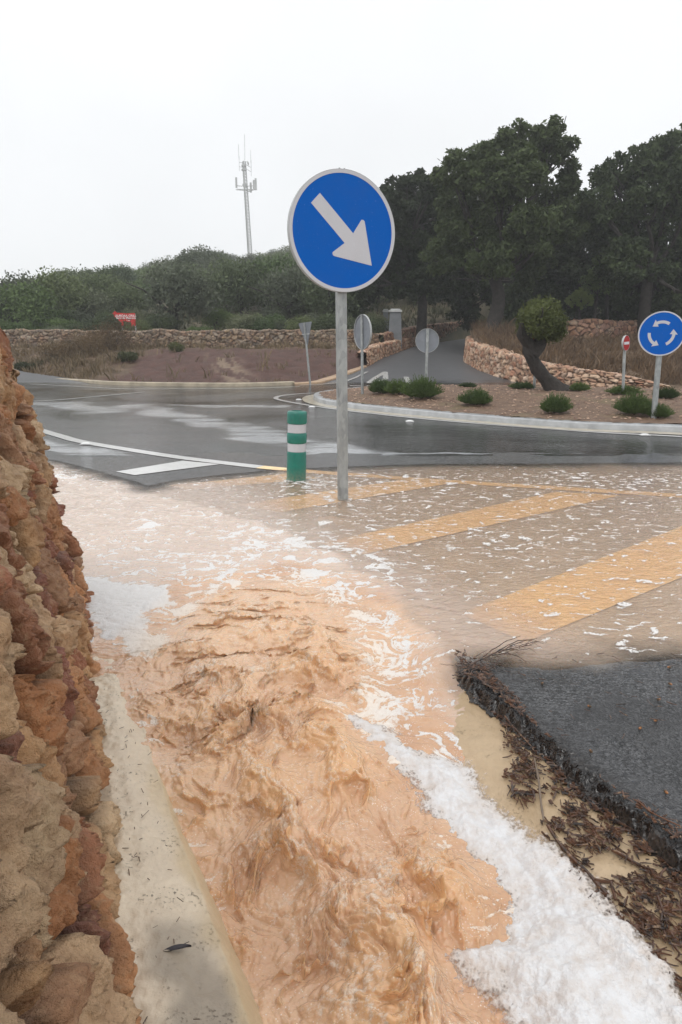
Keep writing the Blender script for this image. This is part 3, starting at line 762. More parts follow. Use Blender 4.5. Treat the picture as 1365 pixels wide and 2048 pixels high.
strip(mk, [GS(600, 773), GS(660, 767), GS(700, 760), GS(735, 744)], -.05, .05, .012, zf=lambda x, y: slope_z(y))
strip(mk, GP([(20, 803), (100, 801), (180, 794), (290, 784)]), -.05, .05, Z1)
for p in ([(232, 944), (270, 951), (440, 929), (366, 922)], [(338, 972), (376, 981), (645, 957), (585, 947)], [(478, 1010), (560, 1026), (905, 967), (800, 961)],
          [(640, 1088), (715, 1113), (1240, 992), (1110, 985)], [(922, 1229), (1050, 1287), (1800, 975), (1600, 960)]):
    q = GP(p); (mk if p[0][0] == 232 else mk2).add([(x, y, Z1) for x, y in q], [(0, 1, 2, 3)])
for p in ([(700, 774), (700, 776), (722, 776), (722, 774)], [(733, 774), (733, 776), (758, 776), (758, 774)]):
    mk.add([(x, y, .010) for x, y in [GS(a, b) for a, b in p]], [(0, 1, 2, 3)])
def poly_outline(px, w):
    q = [GS(a, b) for a, b in px]; strip(mk, np.array(q), -w/2, w/2, .014, .5, zf=lambda x, y: slope_z(y))
for a, b in (((738, 765), (771, 744)), ((771, 744), (772, 759)), ((772, 759), (738, 766)), ((812, 754), (822, 771))):
    poly_outline([a, b], .16)
o = mk.build('road_markings', PAINT, smooth=False); o['kind'] = 'structure'
o = mk2.build('road_markings', simple('mud_stained_paint', (.97, .69, .38), .4, nscale=12, namp=.12), smooth=False); o['kind'] = 'structure'

KERB = GP([(1700, 886), (1365, 866.5), (1200, 860), (1100, 854), (1000, 846), (900, 837.5), (800, 828), (700, 817), (650, 809), (630, 802), (628, 795), (645, 790), (690, 784), (745, 779), (830, 777), (960, 778.5), (1140, 781), (1365, 787), (1700, 796)])
def build_island():
    K = resample(KERB, .12)
    T_ = np.gradient(K, axis=0); L = np.hypot(T_[:, 0], T_[:, 1]); Nn = np.stack([T_[:, 1]/L, -T_[:, 0]/L], 1)   # inward
    ctr = K.mean(0)
    s = np.concatenate([[0], np.cumsum(np.hypot(*(K[1:]-K[:-1]).T))])
    prof = [(0, -.02), (.010, .075), (.025, .09), (.14, .095), (.165, .09), (.165, .02)]
    V = []; n = len(K)
    gap = np.abs(((s/1.0) % 1)-.5) > .47
    for i in range(n):
        for k, (o_, z_) in enumerate(prof):
            g = .010 if gap[i] and 0 < k < 5 else 0
            V.append((K[i, 0]+Nn[i, 0]*(o_+g*.5), K[i, 1]+Nn[i, 1]*(o_+g*.5), z_-g))
    m = len(prof); Fq = [(i*m+k, (i+1)*m+k, (i+1)*m+k+1, i*m+k+1) for i in range(n-1) for k in range(m-1)]
    me = mesh_np('kerb', V, Fq, False)
    o = link('kerb', me, simple('kerb_concrete', (.40, .41, .42), .35, nscale=6, namp=.2, bumps=(60, .4, .004), Coat_Weight=.4, Coat_Roughness=.15)); o['kind'] = 'structure'
    # cream concrete gutter
    mb = MB(); strip(mb, K, -.0, .24, .0075, .12) if False else None
    Go = K-Nn*.22; v = [(K[i, 0], K[i, 1], .009) for i in range(n)] + [(Go[i, 0], Go[i, 1], .007) for i in range(n)]
    mb.add(v, [(i, n+i, n+i+1, i+1) for i in range(n-1)])
    o = mb.build('gutter', simple('cream_gutter', (.50, .44, .33), .3, nscale=9, namp=.3, Coat_Weight=.5, Coat_Roughness=.1), smooth=False); o['kind'] = 'structure'
    I = K+Nn*.19
    xs = np.arange(-1.6, 9.5, .05); ys = np.arange(9.0, 17.5, .05); X, Y = np.meshgrid(xs, ys)
    d = sdist(X, Y, I)
    Z = isl_z(X, Y, d) + .012*fbm(X*6, Y*6, 4, 340)
    V = np.stack([X, Y, Z], -1).reshape(-1, 3); V, Fq = compact(V, grid_faces(*X.shape, d > -.05))
    me = mesh_np('island_soil', V, Fq, True)
    T = NT('island_soil'); cob = T.coord()
    a = T.noise(5, 6, .7, cob); b = T.noise(30, 6, .75, cob); c1 = T.noise(1.3, 4, .6, cob); v = T.voro(16, cob); vc = T.voro(30, cob)
    c = T.mix(T.rng(a, .35, .65), (.13, .078, .050), (.22, .14, .09)); c = T.mix(T.rng(b, .5, .75, 0, .6), c, (.34, .22, .15))
    c = T.mix(T.rng(c1, .55, .72, 0, .5), c, (.17, .15, .06)); c = T.mix(T.rng(v, .08, .16, .8, 0), c, (.48, .33, .24))
    c = T.mix(T.rng(vc, .06, .14, .7, 0), c, (.06, .035, .025))
    T.done(T.bsdf(c, .7, T.bump(b, .9, .03)))
    o = link('island_soil', me, T.m); o['kind'] = 'structure'
    return I
def isl_z(X, Y, d=None):
    if d is None: d = sdist(X, Y, KERB)-.19
    return .095 + .13*sstep(0, 2.2, d)
ISL = build_island()
def isl_point(u, v):
    z = .15
    for _ in range(6):
        x, y = G(u, v, z); z = float(isl_z(np.array([x]), np.array([y]))[0])
    return Vector((x, y, z-.01))
# far kerb of the roundabout
def band(P, h, w, name, mat, zf=None):
    K = resample(P, .2); T_ = np.gradient(K, axis=0); L = np.hypot(T_[:, 0], T_[:, 1]); Nn = np.stack([-T_[:, 1]/L, T_[:, 0]/L], 1)
    zz = zf(K[:, 0], K[:, 1]) if zf else np.zeros(len(K))
    V = []; n = len(K)
    for i in range(n):
        for (o_, z_) in ((0, -.05), (.01, h-.015), (.03, h), (w, h), (w, -.05)): V.append((K[i, 0]+Nn[i, 0]*o_, K[i, 1]+Nn[i, 1]*o_, z_+zz[i]))
    me = mesh_np(name, V, [(i*5+k, i*5+k+1, (i+1)*5+k+1, (i+1)*5+k) for i in range(n-1) for k in range(4)], False)
    o = link(name, me, mat); o['kind'] = 'structure'; return o
band(E2, .09, .16, 'kerb', simple('sandy_kerb', (.40, .34, .25), .5, nscale=4, namp=.3))
band([GP([(590, 770)])[0], GS(650, 764), GS(700, 749), GS(735, 734)], .05, .30, 'kerb', simple('sandy_kerb', (.44, .30, .19), .6, nscale=4, namp=.3), lambda x, y: slope_z(y))

# ------------------------------------------------------------------ far stone walls
PAL_GREY = [(.21, .155, .105), (.17, .135, .09), (.25, .195, .14), (.13, .10, .075), (.22, .165, .10), (.30, .25, .19)]
PAL_RED = [(.34, .19, .12), (.26, .13, .09), (.40, .25, .16), (.30, .17, .12), (.20, .11, .08), (.38, .28, .2)]
PAL_PINK = [(.62, .40, .27), (.50, .29, .19), (.66, .48, .34), (.44, .22, .14), (.58, .42, .31), (.68, .50, .38), (.40, .24, .16)]
ROCKFAR = rock_mat('dry_stone', 1.0, False)
def far_wall(path, H, size, seed, pal, label, batter=.08, thick=.35, hf=None, zf=None, depth=.02, ar=1.3):
    V, Fq, c, j = wall_sheet(path, H, batter, size, .03, seed, depth, pal, ar, thick, hf=hf, zf=zf or (lambda x, y: TH(x, y)-.06))
    me = mesh_np('dry_stone_wall', V, Fq, True, dict(joint=j), dict(stone=c))
    o = link('dry_stone_wall', me, ROCKFAR); tag(o, label, 'stone wall'); return o
bw = [R(u, 690, y) for u, y in ((-260, 26.5), (20, 26.4), (250, 26.0), (450, 26), (600, 26.3), (700, 26.8), (760, 27.6))]
far_wall([(p.x, p.y) for p in bw], .82, .15, 401, PAL_GREY, 'long grey-brown dry stone wall on top of the bank behind the roundabout', hf=lambda s: .70+.03*perlin(s*.9, s*0, 5))
far_wall([EL[2], EL[3], EL[4], (EL[4][0]+.3, EL[4][1]+1.0)], .62, .17, 402, PAL_PINK, 'low pinkish stone wall along the left edge of the side road', thick=.3, zf=lambda x, y: slope_z(y)-.05,
         hf=lambda s: np.interp(s, [0, 1, s[-1]], [.50, .58, .42]))
far_wall([(p.x, p.y) for p in (R(770, 690, 28.2), R(840, 690, 32.5), R(900, 690, 36), R(968, 690, 40), R(1040, 690, 43))], .9, .17, 403, PAL_RED, 'reddish brown stone wall climbing beside the side road to the gate', zf=lambda x, y: slope_z(y)-.02,
         hf=lambda s: np.interp(s, [0, 5, s[-1]], [.75, .85, .95]))
nose_path = list(NOSE[1:12])
NL = [0] + list(np.cumsum([math.dist(nose_path[i], nose_path[i+1]) for i in range(len(nose_path)-1)]))
def nose_h(s):
    return np.interp(s, NL, [.35, .45, .62, .74, .74, .72, .64, .55, .50, .36, .10])
far_wall([(a, b) for a, b in reversed(nose_path)] if False else nose_path, .75, .15, 404, PAL_PINK, 'curved cream and pink stone retaining wall right of the side road', thick=.35, zf=lambda x, y: slope_z(y)-.03, hf=nose_h, depth=.03)
ub = [(p.x, p.y) for p in (R(1110, 650, 27.5), R(1190, 650, 26.8), R(1260, 650, 27.5), R(1420, 650, 29))]
far_wall(ub, .75, .2, 405, PAL_RED, 'dark weathered stone wall on the upper terrace under the right trees')

# ------------------------------------------------------------------ foliage
def leaf_mat(name, c1, c2, rough=.5):
    T = NT(name); cob = T.coord(); a = T.noise(1.2, 4, .65, cob); b = T.noise(7, 3, .6, cob)
    oi = T.n('ShaderNodeObjectInfo')
    c = T.mix(T.rng(T.math('ADD', T.math('MULTIPLY', a, .6), T.math('MULTIPLY', b, .4)), .38, .62), c1, c2)
    c = T.mix(T.rng(oi.outputs['Random'], 0, .5, .60, 0), c, tuple(k*.5 for k in c1)); c = T.mix(T.rng(oi.outputs['Random'], .5, 1, 0, .65), c, (c2[0]*1.25, c2[1]*1.2, c2[2]*.95))
    d = T.bsdf(c, rough+.15, Specular_IOR_Level=.25)
    tl = T.n('ShaderNodeBsdfTranslucent'); T.set(tl.inputs[0], T.mix(.5, c, c2))
    mx = T.n('ShaderNodeMixShader'); mx.inputs[0].default_value = .22; T.set(mx.inputs[1], d); T.set(mx.inputs[2], tl.outputs[0])
    return T.done(mx.outputs[0])
def leaves(C, size, rng, aspect=.5, up=0.0):
    """one small folded leaf quad per centre"""
    C = np.asarray(C); n = len(C)
    d = rng.randn(n, 3); d[:, 2] += up; d /= np.linalg.norm(d, axis=1)[:, None]
    e = rng.randn(n, 3); e -= d*(e*d).sum(1)[:, None]; e /= np.linalg.norm(e, axis=1)[:, None]
    s = size*(.6+.8*rng.rand(n))[:, None]
    A = C-d*s; B = C+e*s*aspect; D = C+d*s; E = C-e*s*aspect
    V = np.stack([A, B, D, E], 1).reshape(-1, 3); return V, np.arange(4*n).reshape(n, 4)
def blob_points(blobs, n, rng, hollow=.55):
    """points in lumpy shells: blobs = (centre, radii)"""
    w = np.array([np.prod(b[1])**(2/3) for b in blobs]); w /= w.sum(); out = []
    for (c, r), k in zip(blobs, rng.multinomial(n, w)):
        d = rng.randn(k, 3); d /= np.linalg.norm(d, axis=1)[:, None]
        q = hollow + (1-hollow)*rng.rand(k)**.6
        bump = 1+.22*np.sin(d[:, 0]*7+c[0]*3)*np.sin(d[:, 1]*6+c[1]*2)*np.sin(d[:, 2]*8)+.10*rng.randn(k)
        out.append(np.array(c)[None]+d*np.array(r)[None]*(q*bump)[:, None])
    return np.concatenate(out)
BARK = simple('bark', (.036, .030, .026), .85, nscale=9, namp=.4, bumps=(30, .9, .03))
BARKP = simple('pale_bark', (.16, .14, .12), .85, nscale=9, namp=.4, bumps=(30, .9, .03))
OAK = leaf_mat('holm_oak_leaves', (.014, .024, .010), (.085, .115, .048))
HILLM = [leaf_mat('wild_olive_leaves', (.060, .085, .042), (.15, .185, .09)), leaf_mat('pine_leaves', (.055, .09, .036), (.13, .185, .07)), leaf_mat('grey_olive_leaves', (.075, .095, .06), (.17, .19, .125))]

def limb(mb, a, b, r0, r1, rng, k=6, wob=.12, n=7):
    a = Vector(a); b = Vector(b); L = (b-a).length; pts = []; rad = []
    w = [Vector(rng.randn(3))*L*wob for _ in range(2)]
    for i in range(k+1):
        t = i/k; pts.append(a.lerp(b, t)+w[0]*math.sin(t*math.pi)*.6+w[1]*math.sin(t*2*math.pi)*.3); rad.append(r0+(r1-r0)*t)
    mb.tube(pts, rad, n); return pts
def big_tree(name, label, base, fork, blobs, nleaf, size, trunk_r, seed, mat=OAK, sub=3):
    rng = np.random.RandomState(seed); base = Vector(base); fork = Vector(fork)
    root = empty(name, base, label, 'tree')
    tb = MB(); tb2 = limb(tb, (0, 0, -.3), fork-base, trunk_r*1.25, trunk_r*.8, rng, 8, .05, 10)
    bl = []
    for c, r in blobs:
        c = Vector(c)-base
        p = limb(tb, fork-base, c, trunk_r*.45, .03, rng, 6, .08, 6)
        for _ in range(3):
            q = c+Vector(rng.randn(3))*r*.55; limb(tb, p[3], q, .05, .012, rng, 4, .1, 4)
        for _ in range(sub*6):
            d = rng.randn(3); d /= np.linalg.norm(d); rr = r*(.18+.26*rng.rand())
            bl.append((np.array(c)+d*r*(.65+.35*rng.rand()), (rr, rr, rr*.75)))
        bl.append((np.array(c), (r*.75, r*.75, r*.7)))
    link('trunk', tb.mesh('trunk'), BARK, root)
    P = blob_points(bl, nleaf, rng, .35); V, Fq = leaves(P, size, rng, .5)
    link('crown', mesh_np('crown', V, Fq, False), mat, root)
    return root
def PB(lst, Y, spread, seed):
    rng = random.Random(seed); out = []
    for (u, v, r) in lst:
        y = Y + rng.uniform(-spread, spread); p = R(u, v, y); out.append((tuple(p), r*y/F*1.0))
    return out
def gz(x, y): return float(TH(np.array([x]), np.array([y]))[0])
def on_ground(u, Y):
    p = R(u, 690, Y); return Vector((p.x, Y, gz(p.x, Y)))
b = on_ground(985, 26.0)
big_tree('holm_oak', 'tallest dark holm oak with a domed crown rising above the curved wall', b, R(990, 560, 26.5),
    PB([(905, 345, 38), (925, 400, 50), (960, 320, 38), (1010, 305, 42), (1055, 285, 38), (1095, 268, 30), (1120, 305, 36), (1140, 350, 22), (985, 370, 48), (1045, 355, 48), (1105, 395, 48), (950, 455, 50), (1010, 440, 42), (1070, 450, 50), (1130, 450, 38), (900, 500, 48), (985, 520, 50), (1060, 530, 46)], 26.5, 1.6, 1), 60000, .082, .25, 11)
b = on_ground(850, 31)
big_tree('holm_oak', 'rounded dark holm oak just right of the blue arrow sign', b, R(835, 560, 31),
    PB([(790, 385, 30), (830, 372, 34), (865, 385, 34), (775, 425, 38), (820, 435, 46), (870, 440, 44), (765, 480, 40), (810, 495, 48), (865, 505, 46), (750, 540, 42), (800, 555, 44), (860, 560, 40), (735, 575, 30)], 31, 1.6, 2), 46000, .088, .21, 12)
b = on_ground(1290, 27.5)
big_tree('holm_oak', 'dark holm oak filling the right edge above the roundabout sign', b, R(1300, 540, 27.5),
    PB([(1205, 355, 28), (1240, 345, 34), (1275, 325, 36), (1320, 305, 38), (1362, 290, 36), (1400, 300, 50), (1190, 405, 34), (1240, 400, 46), (1300, 380, 50), (1355, 370, 52), (1415, 380, 55), (1215, 455, 46), (1275, 450, 50), (1340, 450, 52), (1400, 470, 55), (1240, 520, 48), (1305, 530, 50), (1365, 540, 50), (1430, 560, 50), (1260, 595, 32), (1325, 600, 36), (1380, 610, 34)], 27.5, 1.6, 3), 62000, .082, .22, 13)
b = on_ground(1160, 33)
big_tree('holm_oak', 'shaded holm oak in the gap behind the two largest oaks', b, R(1160, 520, 33),
    PB([(1160, 470, 44), (1110, 500, 46), (1190, 520, 48), (1130, 560, 48), (1210, 580, 44), (1060, 575, 48), (1010, 580, 44), (950, 560, 50), (900, 575, 42), (1270, 585, 44), (1330, 590, 46), (1390, 600, 40), (1175, 430, 34), (1180, 640, 40), (1100, 630, 40), (1250, 640, 40), (1320, 640, 40), (1385, 650, 40), (930, 620, 34), (1030, 620, 34)], 33, 1.5, 4), 62000, .085, .25, 14)
OAK2 = leaf_mat('bright_bush_leaves', (.06, .09, .03), (.17, .22, .08))
for (u, v, r, Y, lab) in ((1195, 565, 34, 28.6, 'pale green shrub behind the upper terrace wall'), (1215, 520, 24, 29.5, 'small bright green sapling between the dark oaks'), (1160, 600, 24, 28.3, 'low yellowish bush on the terrace above the leaning tree')):
    b = on_ground(u, Y); big_tree('bush', lab, b, R(u, v+25, Y), PB([(u-r*.4, v, r*.6), (u+r*.4, v+4, r*.6), (u, v-r*.5, r*.5)], Y, .3, 9), 2600, .05, .06, 21+r, OAK2)
# the leaning pollarded tree on the island
b = isl_point(1112, 781); Yb = b.y
root = empty('leaning_tree', b, 'crooked leaning dark trunk with a clipped round crown on the island', 'tree')
rng = np.random.RandomState(31); tb = MB()
def q(u, v, dy=0): return R(u, v, Yb+dy)-b
tb.tube([q(1118, 790), q(1108, 776), q(1092, 757), q(1076, 738), q(1066, 718), q(1060, 700), q(1056, 682), q(1052, 662), q(1056, 645)], [.26, .17, .135, .12, .12, .125, .11, .08, .05], 16)
tb.tube([q(1063, 710), q(1078, 690, .05), q(1092, 668, .1), q(1100, 645, .1)], [.16, .13, .10, .05], 10)
tb.tube([q(1058, 690), q(1045, 668, -.1), q(1040, 645, -.1)], [.12, .09, .04], 8)
for _ in range(10): limb(tb, q(1070+rng.randn()*12, 665), q(1085+rng.randn()*25, 630+rng.randn()*12, rng.randn()*.3), .04, .01, rng, 4, .1, 5)
me = tb.mesh('trunk')
for v_ in me.vertices:
    c = v_.co; v_.co = c + Vector((1, 0, 0))*.03*math.sin(c.z*17+c.y*9) + Vector((0, 1, 0))*.03*math.sin(c.z*23+c.x*14)
link('trunk', me, BARK, root)
bl = [(np.array(q(u, v, dy)), (r*Yb/F,)*3) for (u, v, r, dy) in ((1085, 640, 34, 0), (1060, 640, 26, .1), (1108, 645, 26, -.1), (1075, 622, 24, .1), (1098, 622, 24, 0), (1052, 660, 18, .2), (1112, 664, 20, 0), (1085, 664, 24, .1), (1083, 640, 30, .35), (1083, 640, 30, -.35))]
P = blob_points(bl, 15000, rng, .5); V, Fq = leaves(P, .030, rng, .38, .8)
link('crown', mesh_np('crown', V, Fq, False), leaf_mat('pollard_leaves', (.045, .062, .020), (.12, .14, .05)), root)

# ---- wooded hillside: each tree a copy of one of a few kinds
protos = []
for k in range(7):
    rng = np.random.RandomState(50+k); r = 1.0
    bl = []
    for _ in range(11):
        d = rng.randn(3); d /= np.linalg.norm(d); d[2] = abs(d[2])*.7-.1; rr = .34+.22*rng.rand(); bl.append((np.array([d[0]*.62, d[1]*.62, 1.02+d[2]*.70]), (rr, rr, rr*.85)))
    bl.append((np.array([0, 0, .95]), (.68, .68, .55)))
    P = blob_points(bl, 5200, rng, .4); V, Fq = leaves(P, .040, rng, .55, .3); cm = mesh_np('crown', V, Fq, False); cm.materials.append(HILLM[k % 3])
    tb = MB(); limb(tb, (0, 0, -.3), (rng.randn()*.1, rng.randn()*.1, .9), .06, .035, rng, 5, .06, 7)
    for _ in range(5): limb(tb, (0, 0, .7), (rng.randn()*.4, rng.randn()*.4, 1.3), .035, .01, rng, 3, .1, 5)
    tm = tb.mesh('trunk'); tm.materials.append(BARK); protos.append((cm, tm))
rs = random.Random(5); placed = []
def hill_tree(x, y, s, k, label, group, sz=1.0):
    cm, tm = protos[k]; z = gz(x, y)
    r = empty('hillside_tree', (x, y, z), label, 'tree', group, rs.uniform(0, 6.28)); r.scale = (s, s, s*sz); r.location.z -= .28*s
    c = bpy.data.objects.new('crown', cm); COL.objects.link(c); c.parent = r
    if y < 48: t = bpy.data.objects.new('trunk', tm); COL.objects.link(t); t.parent = r
HL = 'one of the many dull green trees of the wooded hillside'
tries = 0
while len(placed) < 265 and tries < 30000:
    tries += 1
    y = 30 + 98*rs.random()**.9; x = rs.uniform(-.56, .50)*y
    u = 682.5+F*x/y
    if 700 < u < 1180 and y < 44: continue
    if u > 760 and rs.random() < .55: continue
    if y < 36 and rs.random() < .5: continue
    s = rs.uniform(1.25, 2.1)*(1+.2*(y > 60)); md = s*.95*(.9 if y < 70 else 1.25)
    if any((x-a)**2+(y-b_)**2 < md*md for a, b_ in placed): continue
    placed.append((x, y)); hill_tree(x, y, s, rs.randrange(7), HL, 'trees of the wooded hillside', rs.uniform(.85, 1.15))
# dark shaded trees standing between the road and the hill on the right
for i, (u, Y, s) in enumerate(((700, 38, 2.4), (750, 41, 2.6), (800, 44, 2.6), (880, 46, 2.9), (940, 48, 2.8), (1010, 50, 2.8), (1080, 40, 2.5), (1150, 38, 2.5), (1230, 37, 2.4), (1300, 36, 2.5), (1370, 38, 2.6), (620, 36, 2.0), (575, 33.5, 1.9), (1040, 36, 1.7), (870, 40, 1.4), (830, 39, 1.3), (910, 40, 1.3))):
    p = on_ground(u, Y); hill_tree(p.x, p.y, s, i % 7, 'one of the dim wild olives shading the ground behind the side road', 'trees behind the side road')

for i in range(46):
    u = rs.uniform(-40, 760); Y = rs.uniform(27.6, 33); p = on_ground(u, Y); hill_tree(p.x, p.y, rs.uniform(.55, .95), rs.randrange(7), 'one of the low rounded bushes growing behind the far stone wall', 'bushes behind the far stone wall', .9)
# ---- undergrowth and dry grass
def tufts(name, pts, hgt, per, col1, col2, label, cat, seed, lean=.5, width=.012):
    rng = np.random.RandomState(seed); n = len(pts)*per
    pts = np.array(pts); pn = fbm(pts[:, 0]*.9, pts[:, 1]*.9, 4, seed, .6); B = np.repeat(pts, per, 0) + np.concatenate([rng.randn(n, 2)*.10, np.zeros((n, 1))], 1)
    pr_ = np.repeat(pn, per); h = hgt*(.4+.9*rng.rand(n))*np.clip(.65+1.1*pr_, .15, 1.8); a = rng.rand(n)*6.28; l = lean*rng.rand(n)*h*2.0
    dx = np.cos(a)*l; dy = np.sin(a)*l; wv = width*(.6+.8*rng.rand(n)); wa = rng.rand(n)*6.28
    w = np.stack([np.cos(wa)*wv, np.sin(wa)*wv, np.zeros(n)], 1)
    M_ = B + np.stack([dx*.35, dy*.35, h*.6], 1); Tp = B + np.stack([dx, dy, h], 1)
    V = np.stack([B-w, B+w, M_+w*.7, Tp, M_-w*.7], 1).reshape(-1, 3); Fq = np.arange(5*n).reshape(n, 5)
    t = np.clip(rng.rand(n)*.8+.35*fbm(B[:, 0]*.7, B[:, 1]*.7, 3, seed+5), 0, 1); c = np.array(col1)[None]*(1-t[:, None]) + np.array(col2)[None]*t[:, None]
    me = mesh_np(name, V, Fq, False, None, dict(blade=np.repeat(c, 5, 0)))
    T = NT(name); T.done(T.bsdf(T.attr('blade', 'Color'), .6))
    o = link(name, me, T.m); tag(o, label, cat, kind='stuff'); return o
rng = np.random.RandomState(77); pts = []
def scatter(n, x0, x1, y0, y1, fn):
    x = rng.uniform(x0, x1, n); y = rng.uniform(y0, y1, n); m = fn(x, y) > rng.rand(n); x = x[m]; y = y[m]; z = TH(x, y)
    return np.stack([x, y, z], 1)
sRoad = lambda x, y: sdist(x, y, FARROAD)
L1 = scatter(5200, -14, 3, 17.5, 26, lambda x, y: (sRoad(x, y) < -.35)*(.03+.97*sstep(-6.3, -7.9, x+.5*perlin(x, y, 2)) + .45*sstep(24, 25.5, y)))
tufts('dry_grass', L1, .26, 7, (.10, .075, .04), (.25, .18, .10), 'dry straw coloured grass and weeds on the bank left of the bare soil', 'grass', 80)
L2 = scatter(7000, 3, 14, 17.6, 30, lambda x, y: (sdist(x, y, RB) > .30)*np.ones_like(x)*.85)
tufts('dry_grass', L2, .28, 7, (.09, .055, .03), (.22, .14, .075), 'brown dry grass covering the slope behind the curved retaining wall', 'grass', 81)
L3 = scatter(5000, -22, 14, 27.2, 42, lambda x, y: (sRoad(x, y) < -.3)*np.ones_like(x)*.7)
tufts('scrub', L3, .38, 6, (.04, .05, .022), (.15, .14, .07), 'mixed green and straw undergrowth below the hillside trees', 'undergrowth', 82, width=.022)
# twiggy dry bush in the middle of the bank
def fuzz_bush(name, label, cat, base, w, h, n, col, seed, size=.03, up=.6):
    rg = np.random.RandomState(seed); root = empty(name, base, label, cat)
    bl = [(np.array([rg.randn()*w*.22, rg.randn()*w*.2, h*.45+rg.randn()*h*.12]), (w*.33, w*.3, h*.40)) for _ in range(7)]
    P = blob_points(bl, n, rg, .3); P[:, 2] = np.abs(P[:, 2]); V, Fq = leaves(P, size, rg, .3, up)
    tb = MB()
    for _ in range(14): limb(tb, (0, 0, -.02), (rg.randn()*w*.3, rg.randn()*w*.3, h*(.4+.4*rg.rand())), .008, .003, rg, 4, .1, 4)
    link('stems', tb.mesh('stems'), BARK, root); link('foliage', mesh_np('foliage', V, Fq, False), col, root); return root
DRYB = leaf_mat('dry_bush', (.10, .065, .035), (.20, .14, .075)); GRB = leaf_mat('weed_green', (.045, .06, .025), (.12, .13, .06))
for u, Y, w, h, mt, lab in ((222, 24.3, 1.5, 1.25, DRYB, 'tallest dry brown bush rising to the wall top left of the red cow sign'), (175, 23.8, 1.6, .8, DRYB, 'broad dry bush left of the tallest brown bush'), (120, 23.5, 1.5, .6, DRYB, 'wide straw coloured bush half way up the left bank'),
    (50, 22.6, .7, .35, GRB, 'small green weed beside the far left kerb'), (248, 22.2, .6, .35, GRB, 'dark green weed clump below the tallest dry bush'), (352, 23.9, .5, .35, GRB, 'small dark shrub at the top of the red soil')):
    p = on_ground(u, Y); fuzz_bush('bush', lab, 'bush', p, w, h, 3500, mt, int(u))

# ---- rosemary shrubs on the island
def shrub_mesh(seed, n=1500):
    rg = np.random.RandomState(seed)
    a = rg.rand(n)*6.28; rr = np.sqrt(rg.rand(n)); tilt = rr*1.25; L = (.75+.35*rg.rand(n))
    d = np.stack([np.cos(a)*np.sin(tilt), np.sin(a)*np.sin(tilt), np.cos(tilt)], 1)
    lump = 1+.18*np.sin(a*3+seed)*rr + .12*np.sin(a*7)
    V = []; Fc = []
    base = np.stack([np.cos(a)*rr*.25, np.sin(a)*rr*.25, np.zeros(n)], 1)
    for k in range(7):
        t0 = .40+.60*rg.rand(n)
        p = base*1.0 + d*(L*lump*t0)[:, None]*np.array([1, 1, 1.0]) + np.array([0, 0, .0])
        dd = d + rg.randn(n, 3)*.35; dd[:, 2] += .35; dd /= np.linalg.norm(dd, axis=1)[:, None]
        w = rg.randn(n, 3); w -= dd*(w*dd).sum(1)[:, None]; w /= np.linalg.norm(w, axis=1)[:, None]
        s = .085*(.7+.6*rg.rand(n))[:, None]
        q_ = np.stack([p-w*.018, p+w*.018, p+dd*s+w*.008, p+dd*s-w*.008], 1).reshape(-1, 3); V.append(q_)
    V = np.concatenate(V); V[:, 2] = np.maximum(V[:, 2], 0)
    return mesh_np('foliage', V, np.arange(len(V)).reshape(-1, 4), False)
ROSE = leaf_mat('rosemary', (.035, .065, .022), (.11, .16, .055), .45)
STEM = simple('shrub_stems', (.06, .04, .025), .8)
sh_protos = []
for k in range(3):
    m = shrub_mesh(90+k); m.materials.append(ROSE); tb = MB(); rg = np.random.RandomState(k)
    for _ in range(12): limb(tb, (0, 0, -.03), (rg.randn()*.35, rg.randn()*.35, .55), .018, .006, rg, 4, .08, 4)
    t = tb.mesh('stems'); t.materials.append(STEM); sh_protos.append((m, t))
SHR = [(762, 789, 46, 30, 'low rosemary shrub at the island tip just right of the leftmost round sign back'), (797, 791, 44, 31, 'rosemary shrub squeezed between the low tip shrub and the dense tall one'), (843, 800, 68, 44, 'dense tall rosemary shrub at the foot of the central round sign back'),
       (952, 813, 58, 34, 'lone rosemary shrub in the middle of the front half of the island'), (1110, 829, 54, 40, 'compact green shrub on the bare soil in front of the leaning trunk'), (1270, 833, 66, 44, 'wide shrub left of the roundabout sign post'), (1318, 838, 44, 30, 'shrub right behind the roundabout sign post'),
       (1046, 779, 46, 14, 'flat green weeds left of the leaning trunk'), (1158, 784, 36, 18, 'small shrub right of the leaning trunk foot'), (1248, 791, 56, 20, 'low spreading shrub at the foot of the red no entry sign'), (1332, 799, 44, 24, 'small shrub at the right edge behind the roundabout sign'), (937, 776, 32, 10, 'tiny green tuft at the back rim of the island left of the curved wall'), (790, 768, 1, 1, None)]
for i, (u, v, w, h, lab) in enumerate(SHR):
    if not lab: continue
    p = isl_point(u, v-2); s = w*p.y/F; hh = h*p.y/F
    r = empty('rosemary_shrub', p, lab, 'shrub', 'shrubs planted on the island', i*1.1); r.scale = (s*.50, s*.50, hh*.95)
    m, t = sh_protos[i % 3]
    for nm, mm in (('foliage', m), ('stems', t)):
        c = bpy.data.objects.new(nm, mm); COL.objects.link(c); c.parent = r
